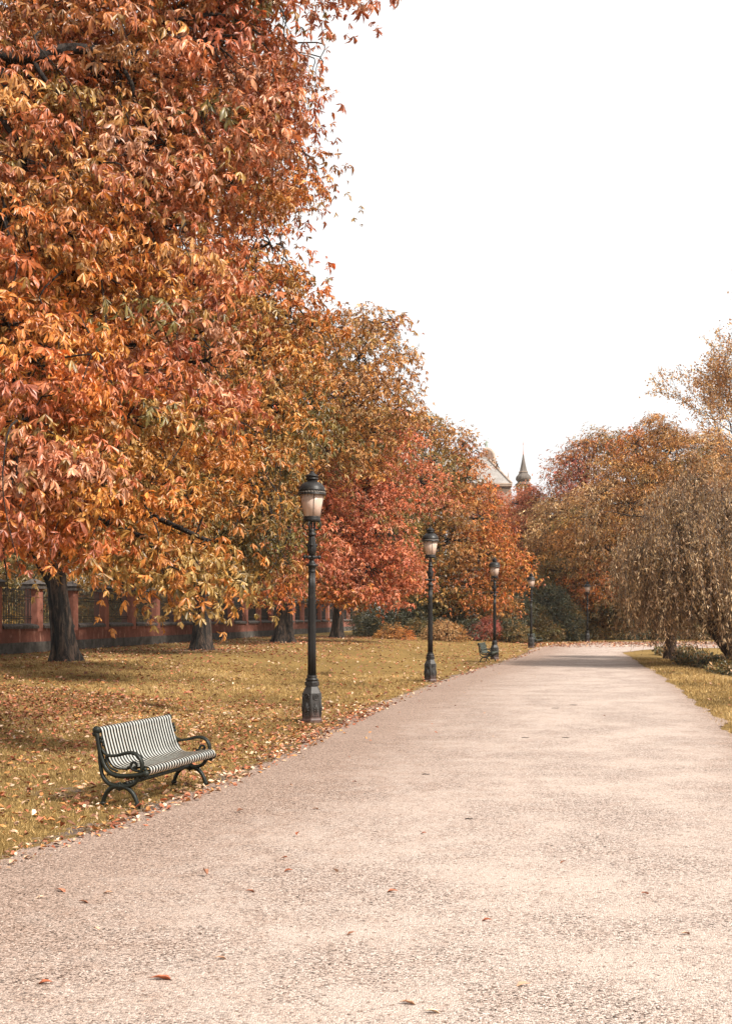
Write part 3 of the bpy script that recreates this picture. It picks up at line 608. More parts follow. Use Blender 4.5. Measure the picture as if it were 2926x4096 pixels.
G_OPEN = 'open tall trees at the right'
open_tree('tall_tree', 'tall airy tree at upper right, sparse tan leaves and bare branches against the sky', (30.6, 79, 0), 27, .5, PAL['tan'] + PAL['yellow'][:1], 5, G_OPEN, spread=.60, levels=6, leaf=.17, nleaf=4, aim=(-.16, -.05, 1))

# trees of the grounds beyond the red wall
for i, (x, y, h, s, lab) in enumerate([(-22, 62, 9, 41, 'dark tree beyond the wall at the far left edge'), (-15.5, 74, 9, 42, 'dim olive tree beyond the wall behind the leftmost chestnut trunk'),
        (-16, 92, 10, 43, 'dim tree beyond the wall between the first two chestnut trunks'), (-9.5, 100, 10, 44, 'dark tree beyond the wall behind the second chestnut trunk'),
        (-7, 122, 10, 45, 'olive yellow tree beyond the wall behind the tall lamp'), (-2, 118, 10, 47, 'olive yellow tree beyond the wall just right of the tall lamp'), (-27, 92, 10, 48, 'distant dark tree beyond the wall at the left edge of the picture')]):
    b = (x, y, .4)
    lo = back_lobes(x, y, 5.8, 6.5, 3.8, 16, ['olive', 'bgreen', 'yellow' if i > 3 else 'olive'], R=(1.8, 2.6), seed=60 + i)
    make_tree('park_tree', lab, b, 2.8, .35, lo, 5, 14, .6, .26, 3, 1, M_leaf_far, 'trees beyond the red wall', seed=s, twig_frac=.25, twig_r=.03)

r_ = np.random.default_rng(77); n_ = 70000; t_ = r_.uniform(0, 1, n_)
ux = -52 + 50 * t_ + r_.normal(0, 1.2, n_) ; uy = 92 + 52 * t_ + r_.normal(0, 1.5, n_); uz = .4 + 6.0 * r_.random(n_) ** 1.3 * (.8 + .3 * np.sin(ux * .9) * np.sin(uy * .5 + 1))
kc = np.array(PAL['bgreen'] + PAL['olive'])[(np.clip((np.sin(ux * .7) + 1) * 4 + r_.normal(0, 1.5, n_), 0, 9)).astype(int)]
V_, T_, K_ = leaf_geom(np.stack([ux, uy, uz], 1), r_.normal(0, 1, (n_, 3)), r_.normal(0, 1, (n_, 3)), r_.uniform(.3, .6, n_), r_.uniform(.2, .4, n_), kc, 1, r_.uniform(0, .3, n_), r_.uniform(0, .5, n_), r_)
tag(link('undergrowth', np_mesh('undergrowth', V_, T_, K_), M_leaf_far), 'dim undergrowth closing the view beyond the red wall', 'undergrowth', kind='stuff')

# ------------------------------------------------------------------ shrubs
def shrub(name, label, blobs, pal, dens, sz, seed, group, sp=.28, cl=18, nl=3, mat=None):
    r = np.random.default_rng(seed); cs = np.array([b[0] for b in blobs]); c0 = cs.mean(0); c0[2] = float(gz(c0[0], c0[1]))
    root = empty(name, tuple(c0)); tag(root, label, 'shrub', group)
    lb = []
    for i, b in enumerate(blobs): lb.append((b[0], b[1], pal[i % len(pal)], b[2] if len(b) > 2 else .85))
    C, A, K, tw = crown_points(lb, dens * 1.6, cl, sp, r, (.6, 1.03))
    ok = C[:, 2] > gz(C[:, 0], C[:, 1]) + .03; C = C[ok]; A = A[ok]; K = K[ok]
    A[:, 2] += .5
    V, T, KK = palm_leaves(C - c0, A, sz * r.uniform(.7, 1.2, len(C)), K, nl, 1, (.0, .6), r)
    link('foliage', np_mesh('foliage', V, T, KK), mat or M_leaf_far, root)
    paths = []; rad = []
    for (c, e) in tw[::3]:
        s = np.array([c[0] * .6 + c0[0] * .4, c[1] * .6 + c0[1] * .4, c0[2]]); P = bez(s, np.array(e), .2, 6, r, .04) - c0; paths.append(P); rad.append(np.linspace(.035, .01, 6))
    V, T = tubes_np(paths, rad); link('stems', np_mesh('stems', V, T), M_twig, root)
    return root
def B(x, y, rdisp, Z, sq=.85): return (D(x, y, Z), rdisp * 1.8017 * Z / F, sq)
GS = 'shrubs along the far side of the lawn'
shrub('rhododendron', 'very dark shrub at the right end of the red wall, behind the slender trunk', [B(830, 1385, 42, 78), B(880, 1370, 45, 78), B(860, 1400, 38, 75), B(920, 1370, 45, 78), B(810, 1360, 30, 80)], ['dgreen'], 60, .16, 51, GS)
shrub('round_shrub', 'small bronze orange shrub left of the second lamp', [B(868, 1402, 28, 70), B(890, 1408, 26, 70), B(850, 1412, 20, 70)], ['brown', 'orange'], 110, .11, 52, GS, sp=.2)
shrub('round_shrub', 'tan orange dome shaped shrub right behind the second lamp', [B(985, 1398, 32, 72), B(1008, 1404, 26, 72), B(960, 1405, 24, 72)], ['tan', 'brown'], 110, .11, 53, GS, sp=.2)
shrub('mixed_shrub', 'dull green shrub between the dome shaped shrub and the third lamp', [B(940, 1345, 45, 80), B(1000, 1345, 45, 80), B(1050, 1345, 42, 81), B(1040, 1392, 30, 76), B(930, 1395, 34, 76), B(960, 1385, 34, 77)], ['bgreen', 'dgreen'], 55, .17, 54, GS)
shrub('red_shrub', 'crimson leaved shrub behind the third lamp', [B(1062, 1398, 22, 76), B(1085, 1385, 22, 76), B(1040, 1402, 14, 76)], ['rose'], 130, .12, 55, GS, sp=.2)
shrub('hedge_shrub', 'rust and dark green shrub between the third and fourth lamps', [B(1110, 1345, 45, 83), B(1125, 1390, 36, 80), B(1150, 1400, 32, 79), B(1095, 1400, 26, 80), B(1150, 1350, 35, 83)], ['brown', 'dgreen', 'bgreen'], 60, .16, 56, GS)
shrub('rhododendron', 'large rounded grey green rhododendron between the fourth and fifth lamps', [B(1200, 1325, 45, 88), B(1180, 1370, 45, 86), B(1230, 1350, 48, 87), B(1250, 1385, 42, 86), B(1205, 1400, 38, 84), B(1270, 1405, 26, 86), B(1165, 1310, 26, 89), B(1185, 1298, 36, 88), B(1215, 1322, 40, 88), B(1160, 1330, 40, 87), B(1250, 1360, 40, 87)], ['dgreen', 'bgreen', 'dgreen'], 60, .18, 57, GS)
shrub('hedge_shrub', 'dark shrub with bronze tips right behind the fifth lamp', [B(1295, 1385, 30, 91), B(1320, 1360, 34, 92), B(1345, 1385, 36, 91), B(1310, 1402, 24, 90)], ['bgreen', 'dgreen', 'brown'], 60, .16, 58, GS)
shrub('rhododendron', 'wide very dark green shrub at the path end left of the straight willow trunk', [B(1385, 1365, 46, 92), B(1430, 1370, 46, 92), B(1400, 1398, 34, 90), B(1460, 1390, 40, 91), B(1365, 1402, 24, 90), B(1360, 1330, 30, 94), B(1480, 1350, 50, 93)], ['dgreen', 'bgreen', 'dgreen'], 55, .18, 59, GS)
shrub('rhododendron', 'dark shrub beyond the cross path right of the straight willow trunk', [B(1530, 1370, 55, 93), B(1590, 1370, 55, 93), B(1640, 1360, 55, 93), B(1560, 1400, 34, 91), B(1620, 1400, 34, 91)], ['dgreen', 'bgreen'], 45, .18, 60, GS)
# low plants on the bank under the willow
for i, (x, y, rr, Z, lab, pal) in enumerate([(1545, 1458, 22, 47, 'low green plants on the bank beside the straight willow trunk', 'bgreen'), (1575, 1475, 22, 45, 'low weedy plants on the bank left of the forked willow trunk', 'bgreen'),
        (1588, 1497, 15, 42, 'pale green clump at the foot of the forked willow', 'tan'), (1520, 1447, 18, 50, 'dull leafy clump just behind the straight willow trunk', 'olive'), (1630, 1470, 30, 46, 'leafy undergrowth behind the forked willow trunk at the right edge', 'bgreen'), (1560, 1434, 22, 52, 'dull bush between the two willow trunks', 'bgreen'), (1610, 1440, 26, 52, 'dark bush behind the forked willow trunk', 'dgreen')]):
    p = D(x, y, Z); rad = rr * 1.8017 * Z / F; p[2] = float(gz(p[0], p[1])) + rad * .4
    shrub('low_plant', lab, [(p, rad, .7), (p + np.array([rad * .9, .2, -.08]), rad * .8, .6), (p + np.array([-rad * .8, -.1, -.05]), rad * .7, .6)], [pal], 90, .10, 80 + i, 'low plants on the bank', sp=.14)

r_ = np.random.default_rng(95); n_ = 70000; uy = r_.uniform(33, 58, n_); ux = xr(uy) + 1.2 + 9 * r_.random(n_); uz = r_.random(n_)
hh = .14 + .5 * np.clip(.5 + .5 * np.sin(ux * 1.9 + uy * .8) * np.sin(uy * 1.3 - ux), 0, 1); k_ = ux - xr(uy) > 1.7 + .6 * np.sin(uy * 1.1) + 2.2 * sstep((42 - uy) / 8); k_ &= ~((uy < 51.6) & (uy > 45) & (np.abs(ux - 13.75 * uy / 51) < .75)); ux, uy, uz, hh = ux[k_], uy[k_], uz[k_], hh[k_]; n_ = len(ux)
kc = np.array(PAL['bgreen'] + PAL['dgreen'] + [PAL['olive'][0], PAL['tan'][2]])[r_.integers(0, 12, n_)] * .9
V_, T_, K_ = leaf_geom(np.stack([ux, uy, gz(ux, uy) + uz * hh], 1), r_.normal(0, 1, (n_, 3)) + [0, 0, .6], r_.normal(0, .6, (n_, 3)) + [0, 0, 1], r_.uniform(.08, .2, n_), r_.uniform(.05, .11, n_), kc, 1, r_.uniform(0, .3, n_), r_.uniform(0, .5, n_), r_)
tag(link('ground_cover', np_mesh('ground_cover', V_, T_, K_), M_leaf_far), 'low leafy ground cover on the dark bank under the willows', 'ground cover', kind='stuff')

# ------------------------------------------------------------------ weeping willow
def willow(label, base, trunks, branches, seed, spr, name='weeping_willow'):
    r = np.random.default_rng(seed); b = np.array(base, float); root = empty(name, base); tag(root, label, 'tree', 'willow trees by the pond bank')
    for pts, ra in trunks:
        P = np.array([tuple(v) for v in smooth_pts(pts, 5)]); R = np.interp(np.linspace(0, 1, len(P)), np.linspace(0, 1, len(ra)), ra)
        V, T = tubes_np([P], [R], 14); V += r.normal(0, .008, V.shape); link('trunk', np_mesh('trunk', V, T, smooth=True), M_bark_red, root)
    paths = []; rad = []; st = []
    for (s, e, sag, ns) in branches:
        s = np.array(s, float); e = np.array(e, float)
        P = bez(s, e, sag, 12, r, .06); paths.append(P); rad.append(np.linspace(.09, .02, 12))
        for k in range(ns):
            t = r.uniform(.2, 1.02); q = P[min(11, int(t * 11))] + r.normal(0, .5, 3) * np.array([1.7, 1.7, .9])
            paths.append(bez(P[min(10, int(t * 9))], q, .2, 5, r, .03)); rad.append(np.linspace(.03, .008, 5))
            for _ in range(spr): st.append((q + r.normal(0, .38, 3), (q - b) * [1, 1, 0]))
    LP = []; LD = []; LK = []; sp = []; sr = []
    pal = np.array(PAL['willow'])
    for (p, o) in st:
        ln = r.uniform(.5, 1.0) if r.random() < .35 else r.uniform(1.0, 3.0); m = 9; o = o / max(.5, np.linalg.norm(o)); h = float(gz(p[0] + b[0], p[1] + b[1])) - b[2]
        t = np.linspace(0, 1, m)[:, None]; z = -ln * t ** 1.25; out = o * .75 * (1 - np.exp(-3 * t)) + r.normal(0, .24, 3) * t * 2
        P = p + out * np.array([1, 1, 0]); P[:, 2] = p[2] + z[:, 0] + .12 * np.sin(t[:, 0] * 3)
        ok = P[:, 2] > h + .8 + .5 * math.sin(p[0] * 3)
        if ok.sum() < 4: continue
        P = P[ok]; sp.append(P); sr.append(np.linspace(.008, .004, len(P)))
        nl = int(ln * 16); u = r.uniform(0, len(P) - 1.01, nl); i = u.astype(int); q = P[i] + (P[i + 1] - P[i]) * (u - i)[:, None]
        LP.append(q + r.normal(0, .03, q.shape)); LD.append(r.normal(0, .45, q.shape) + [0, 0, -1]); LK.append(np.tile(pal[r.integers(0, 5)], (nl, 1)))
    V, T = tubes_np(paths, rad); link('branches', np_mesh('branches', V, T, smooth=True), M_bark_red, root)
    V, T = tubes_np(sp, sr, 3)
    LP = np.concatenate(LP); LD = np.concatenate(LD); LK = np.concatenate(LK) * r.uniform(.7, 1.3, (len(LP), 1)); n = len(LP); sz = r.uniform(.09, .20, n)
    V2, T2, K2 = leaf_geom(LP, LD, r.normal(0, 1, (n, 3)), sz, sz * .25, LK, 1, r.uniform(-.2, .3, n), r.uniform(0, .4, n), r)
    K1 = np.tile(np.array([.10, .065, .04]), (len(V), 1))
    link('hanging_foliage', np_mesh('hanging_foliage', np.concatenate([V, V2]), np.concatenate([T, T2 + len(V)]), np.concatenate([K1, K2])), M_willow, root)
    return root
wb = (14.6, 44, float(gz(14.6, 44)))
def wl(x, y, Z): return tuple(D(x, y, Z) - np.array(wb))
willow('weeping willow with a leaning forked trunk at the right edge, brown hanging strands', wb,
  [([(0, 0, -.3), (-.12, 0, .5), (-.7, .1, 1.4), (-1.5, .1, 2.4), (-2.2, .2, 3.6), (-2.4, .2, 4.6)], [.36, .27, .22, .18, .13, .07]),
   ([(-.1, 0, .25), (-.05, .3, 1.2), (-.45, .5, 2.3), (-.6, .6, 3.8), (-.1, .6, 5.6)], [.26, .21, .18, .14, .07]),
   ([(0.05, 0, 0), (.55, -.1, .9), (1.2, -.2, 2.4), (1.8, -.2, 4.4)], [.22, .17, .14, .08])],
  [((-2.2, .2, 3.8), wl(1400, 1240, 43), 1.8, 9), ((-2.2, .2, 4.0), wl(1440, 1160, 42), 1.5, 10), ((-.4, .6, 4.6), wl(1490, 1110, 43), 1.2, 10), ((-.1, .6, 5.2), wl(1545, 1090, 44), .8, 10), ((-.1, .6, 5.2), wl(1600, 1080, 44), .8, 10),
   ((1.6, -.2, 4), wl(1640, 1120, 43), 1.2, 9), ((-1.8, .2, 3.2), wl(1470, 1220, 41), 1.4, 10), ((-.8, .2, 3.6), wl(1520, 1180, 41), 1.2, 10), ((.6, .2, 3.6), wl(1580, 1170, 41), 1.2, 10), ((1.2, 0, 3.0), wl(1630, 1210, 41), 1.2, 10),
   ((-1.2, .4, 3), wl(1430, 1290, 42.5), 1.0, 7), ((0, .2, 3), wl(1530, 1270, 41), 1.2, 8), ((.6, .2, 3), wl(1600, 1280, 41), 1.0, 8), ((-.5, .5, 4.5), (-1.5, 4, 5.4), .9, 8), ((.3, .5, 4.5), (1.5, 4.4, 5.2), .9, 8), ((.8, .2, 4.2), (4.5, .5, 5), .9, 8), ((-.6, .5, 4.2), (-4.2, 2.4, 4.0), 1.1, 8)], 71, 20)
w2 = (13.75, 51, float(gz(13.75, 51)))
def wl2(x, y, Z): return tuple(D(x, y, Z) - np.array(w2))
willow('straight trunked willow standing at the corner where the cross path begins', w2,
  [([(0, 0, -.3), (0, 0, .15), (.03, 0, .6), (.05, 0, 1.8), (0, .1, 3.2), (-.1, .1, 5)], [.40, .30, .27, .25, .2, .1])],
  [((0, .1, 3.0), wl2(1400, 1290, 51), 1.2, 8), ((0, .1, 3.4), wl2(1430, 1250, 50), 1.2, 8), ((0, .1, 3.6), wl2(1500, 1260, 50), .9, 6), ((0, .1, 3.2), wl2(1540, 1270, 50), 1, 8), ((0, .1, 2.8), wl2(1450, 1300, 49), .8, 5)], 72, 16)

# ------------------------------------------------------------------ red boundary wall with iron railings
def build_wall():
    p0 = np.array([-24.0, -21.3]); a = np.array([-13.6, 39.2]); bq = np.array([-0.9, 113.0]); d = (bq - a) / np.linalg.norm(bq - a)
    start = a - d * 24.79; n = 30; pitch = 3.25
    base = Vector((start[0], start[1], .50)); ang = math.atan2(d[1], d[0])
    root = empty('boundary_wall', base, ang); tag(root, 'low red plaster wall with square pillars and black iron railings along the left of the lawn', 'wall')
    Lh = pitch * n
    bm = bmesh.new(); add_box(bm, -.3, Lh + .3, -.30, .30, -.8, .42); bm_obj('plinth', bm, M_plinth, root)
    bm = bmesh.new(); add_box(bm, -.3, Lh + .3, -.24, .24, .42, .93); bm_obj('plaster_band', bm, M_red, root)
    for k in range(n + 1):
        x = k * pitch
        bm = bmesh.new(); add_box(bm, x - .235, x + .235, -.262, .262, .80, 2.46)
        bmesh.ops.bevel(bm, geom=list(bm.edges), offset=.012, segments=1, affect='EDGES')
        pl = bm_obj('pillar', bm, M_redp, root)
        bm = bmesh.new(); add_box(bm, x - .36, x + .36, -.38, .38, 2.463, 2.56); add_box(bm, x - .32, x + .32, -.34, .34, 2.56, 2.64)
        v = [bm.verts.new((x + sx * .38, sy * .40, 2.643)) for sx, sy in ((-1, -1), (1, -1), (1, 1), (-1, 1))] + [bm.verts.new((x + sx * .08, sy * .08, 2.84)) for sx, sy in ((-1, -1), (1, -1), (1, 1), (-1, 1))]
        for f in ((0, 1, 5, 4), (1, 2, 6, 5), (2, 3, 7, 6), (3, 0, 4, 7), (4, 5, 6, 7), (3, 2, 1, 0)): bm.faces.new([v[i] for i in f])
        bm_obj('cap', bm, M_cop, pl)
        if k < n:
            x0 = x + .24; x1 = x + pitch - .24
            bm = bmesh.new(); prof = [(-.33, .932), (-.33, 1.02), (-.26, 1.08), (0, 1.12), (.26, 1.08), (.33, 1.02), (.33, .932)]
            r0 = [bm.verts.new((x0 + .003, y, z)) for y, z in prof]; r1 = [bm.verts.new((x1 - .003, y, z)) for y, z in prof]
            for i in range(len(prof)): j = (i + 1) % len(prof); bm.faces.new((r0[i], r0[j], r1[j], r1[i]))
            bm.faces.new(r0[::-1]); bm.faces.new(r1); bm_obj('coping', bm, M_cop, root)
            bm = bmesh.new()
            for z in (1.30, 1.38, 2.02, 2.14): add_box(bm, x0, x1, -.022, .022, z, z + .028)
            nb = 22
            for q in range(nb):
                xb = x0 + (q + .5) * (x1 - x0) / nb; top = 2.36 + (.05 if q % 2 else 0)
                add_box(bm, xb - .013, xb + .013, -.013, .013, 1.08, top)
                v = [bm.verts.new((xb + sx * .013, sy * .013, top + .001)) for sx, sy in ((-1, -1), (1, -1), (1, 1), (-1, 1))]; t = bm.verts.new((xb, 0, top + .07))
                for i in range(4): bm.faces.new((v[i], v[(i + 1) % 4], t))
            bm_obj('railing', bm, M_iron, root)
build_wall()

# ------------------------------------------------------------------ street lamps
def make_lamp():
    root = empty('street_lamp', (0, 0, 0))
    # tapering six sided base with raised ornament
    bm = bmesh.new(); R6 = math.radians(30)
    prof = [(.205, -.05), (.205, .06), (.190, .085), (.182, .53), (.118, .655), (.118, .66)]
    add_lathe(bm, prof, 6, 0)
    bmesh.ops.bevel(bm, geom=[e for e in bm.edges], offset=.006, segments=1, affect='EDGES')
    base = bm_obj('base', bm, M_lbase, root)
    bm = bmesh.new()
    for k in range(6):
        a = math.radians(30 + 60 * k); n = Vector((math.cos(a), math.sin(a), 0)); u = Vector((-math.sin(a), math.cos(a), 0)); ap = math.cos(math.radians(30))
        def at(s, z, off=.0):
            rr = .190 * ap + (.182 - .190) * ap * (z - .085) / .445
            return n * (rr + off) + u * s + Vector((0, 0, z))
        ring = [at(.05 * math.cos(t), .47 + .052 * math.sin(t), .004) for t in np.linspace(0, 2 * PI, 17)]
        add_tube(bm, ring, .009, 6)
        for t in np.linspace(0, 2 * PI, 9)[:-1]: add_tube(bm, [at(.014 * math.cos(t), .47 + .014 * math.sin(t), .004), at(.036 * math.cos(t), .47 + .036 * math.sin(t), .004)], [.008, .005], 5)
        add_tube(bm, [at(0, .47, -.002), at(0, .47, .016)], [.013, .006], 8)
        for s0, s1, zt in ((0, 0, .37), (0, -.022, .35), (0, .022, .35), (0, -.045, .30), (0, .045, .30), (0, -.05, .24), (0, .05, .24)):
            add_tube(bm, [at(s0, .20, .003), at(s1 * .5, (.2 + zt) / 2, .012), at(s1, zt, .003)], [.006, .014, .007], 6)
        for s, z in ((-.02, .19), (.02, .19), (-.015, .165), (.015, .165)): add_tube(bm, [at(s, z, .002), at(s, z, .012)], [.013, .008], 6)
        for s in (-.045, -.015, .015, .045): add_tube(bm, [at(s - .012, .135, .004), at(s, .125, .008), at(s + .012, .135, .004)], .006, 5)
        # frame ledge along each panel edge
        for sg in (-1, 1): add_tube(bm, [at(sg * .083, .11, .002), at(sg * .080, .50, .002)], .006, 5)
    bm_obj('ornament', bm, M_lbase, base, True)
    bm = bmesh.new(); add_lathe(bm, [(.128, .66), (.128, .725), (.116, .74)], 8, math.radians(22.5)); bm_obj('collar', bm, M_lamp, root)
    bm = bmesh.new(); add_lathe(bm, [(.085, .74), (.108, .745), (.116, .765), (.112, .785), (.092, .795), (.088, .81), (.094, .82), (.092, .835), (.080, .845)], 28); bm_obj('ring', bm, M_lamp, root, True)
    bm = bmesh.new(); add_lathe(bm, [(.0765, .845), (.0735, 1.3), (.069, 1.9), (.064, 2.4), (.061, 2.68)], 96, flute=.13, nf=16); bm_obj('fluted_shaft', bm, M_lamp, root, True)
    bm = bmesh.new(); add_lathe(bm, [(.061, 2.68), (.066, 2.69), (.066, 2.71), (.06, 2.72), (.064, 2.75), (.07, 2.77), (.07, 2.785), (.112, 2.80), (.114, 2.815), (.07, 2.84), (.047, 2.88), (.042, 2.905), (.055, 2.915), (.058, 2.94), (.05, 2.965), (.044, 2.98)], 28); bm_obj('flange', bm, M_lamp, root, True)
    bm = bmesh.new(); add_tube(bm, [(-.125, 0, 2.955), (-.05, 0, 2.955), (.05, 0, 2.955), (.125, 0, 2.955)], [.024, .034, .034, .024], 12); add_tube(bm, [(0, -.075, 2.955), (0, .075, 2.955)], .028, 12)
    cb = bm_obj('ladder_bar', bm, M_lamp, root, True)
    for sx in (-1, 1):
        bm = bmesh.new(); bmesh.ops.create_uvsphere(bm, u_segments=14, v_segments=10, radius=.036); bmesh.ops.translate(bm, verts=bm.verts, vec=(sx * .145, 0, 2.955)); bm_obj('knob', bm, M_lamp, cb, True)
    bm = bmesh.new(); add_lathe(bm, [(.042, 2.98), (.058, 3.0), (.080, 3.06), (.082, 3.12), (.072, 3.2), (.058, 3.3), (.054, 3.335)], 80, flute=.10, nf=12); bm_obj('fluted_vase', bm, M_lamp, root, True)
    bm = bmesh.new(); add_lathe(bm, [(.055, 3.335), (.078, 3.345), (.080, 3.365), (.062, 3.38), (.050, 3.40), (.056, 3.43), (.05, 3.45), (.035, 3.46)], 28)
    bm_obj('neck', bm, M_lamp, root, True)
    for sx in (0, 1, 2): bm = bmesh.new(); a = sx * 2.1; add_tube(bm, [(.055 * math.cos(a), .055 * math.sin(a), 3.17), (.105 * math.cos(a), .105 * math.sin(a), 3.165)], [.02, .028], 10); bm_obj('boss', bm, M_lamp, root, True)
    for k in range(4):
        a = math.radians(45 + 90 * k); c, s = math.cos(a), math.sin(a)
        bm = bmesh.new(); P = smooth_pts([(.04, 3.43), (.10, 3.44), (.155, 3.49), (.165, 3.54), (.13, 3.575), (.085, 3.555)], 5)if False else None
        pts = [(.045, 3.45), (.10, 3.445), (.150, 3.475), (.168, 3.525), (.150, 3.57), (.115, 3.592)]
        add_tube(bm, [(r_ * c, r_ * s, z_) for r_, z_ in [tuple(v)[:2] for v in smooth_pts([(p[0], p[1], 0) for p in pts], 5)]], .014, 8); bm_obj('bracket', bm, M_lamp, root, True)
    for k in range(4):
        bm = bmesh.new(); a = k * 2.1; q = .038 if k else 0; add_tube(bm, [(q * math.cos(a), q * math.sin(a), 3.44), (q * math.cos(a), q * math.sin(a), 3.60)], .010 if k else .016, 8); bm_obj('supply_pipe', bm, M_lamp, root)
    bm = bmesh.new(); add_lathe(bm, [(.02, 3.583), (.150, 3.585), (.160, 3.60), (.160, 3.635), (.150, 3.66), (.155, 3.672), (.148, 3.68), (.03, 3.681)], 32); bm_obj('lantern_ring', bm, M_lamp, root, True)
    # glass: thin truncated cone with thickness
    bm = bmesh.new(); n = 40
    prof = [(.146, 3.682), (.180, 3.87), (.2125, 4.065), (.2065, 4.065), (.174, 3.87), (.140, 3.682)]
    rings = [[bm.verts.new((r_ * math.cos(2 * PI * k / n), r_ * math.sin(2 * PI * k / n), z_)) for k in range(n)] for r_, z_ in prof]
    for i in range(len(rings)):
        a, b = rings[i], rings[(i + 1) % len(rings)]
        for k in range(n): bm.faces.new((a[k], a[(k + 1) % n], b[(k + 1) % n], b[k]))
    gl = bm_obj('lantern_glass', bm, M_glass, root, True)
    for k in range(4):
        bm = bmesh.new(); a = math.radians(-105 + 90 * k); c, s = math.cos(a), math.sin(a); add_tube(bm, [(.150 * c, .150 * s, 3.682), (.216 * c, .216 * s, 4.065)], .0055, 6); bm_obj('glazing_bar', bm, M_lamp, gl)
    bm = bmesh.new(); add_lathe(bm, [(.035, 3.682), (.05, 3.70), (.05, 3.80), (.035, 3.86), (.03, 3.92), (0, 3.93)], 16); bm_obj('burner', bm, M_glass, root, True)
    bm = bmesh.new()
    add_lathe(bm, [(.12, 4.067), (.215, 4.067), (.262, 4.060), (.268, 4.066), (.240, 4.085), (.232, 4.12), (.245, 4.135), (.240, 4.155), (.225, 4.20), (.19, 4.25), (.14, 4.287), (.095, 4.305), (.085, 4.315), (.09, 4.33), (.112, 4.335), (.116, 4.35), (.108, 4.365), (.098, 4.37), (.10, 4.39), (.118, 4.393), (.122, 4.405), (.10, 4.42), (.055, 4.445), (.03, 4.475), (.022, 4.49), (0, 4.492)], 36)
    rf = bm_obj('lantern_roof', bm, M_lamp, root, True)
    bm = bmesh.new(); add_lathe(bm, [(.237, 4.088), (.252, 4.100), (.250, 4.112), (.235, 4.124)], 112, flute=.06, nf=28)
    bm_obj('ornament_band', bm, paint_mat('pale_ornament', (.12, .10, .085), .6), rf, True)
    bm = bmesh.new()
    for a in (0, 2 * PI / 3, 4 * PI / 3):
        c, s = math.cos(a + .4), math.sin(a + .4); cc = Vector((.024 * c, .024 * s, 4.515))
        add_tube(bm, [cc + Vector((c * .026 * math.cos(t), s * .026 * math.cos(t), .030 * math.sin(t))) for t in np.linspace(0, 2 * PI, 13)], .0055, 6)
    bm_obj('finial', bm, M_lamp, root, True)
    return root
lamp0 = make_lamp()
LAMPS = [(-.965, 20.1, 'tallest nearest black lamp standing on the lawn left of the path', 0.22), (1.86, 32.6, 'second lamp from the left, black, beside the tan dome shaped shrub', .5),
         (5.66, 49.6, 'black lamp directly behind the second bench', .2), (9.88, 67.4, 'black lamp half hiding the farthest bench', .8), (16.35, 83.2, 'smallest farthest black lamp, alone at the end of the path', 1.1)]
for i, (x, y, lab, rz) in enumerate(LAMPS):
    o = lamp0 if i == 0 else copy_tree(lamp0)
    o.location = (x, y, float(gz(x, y))); o.rotation_euler.z = rz + math.radians(30) * 0
    tag(o, lab, 'street lamp', 'cast iron lamps beside the path')
lamp0.rotation_euler.z = math.radians(28)

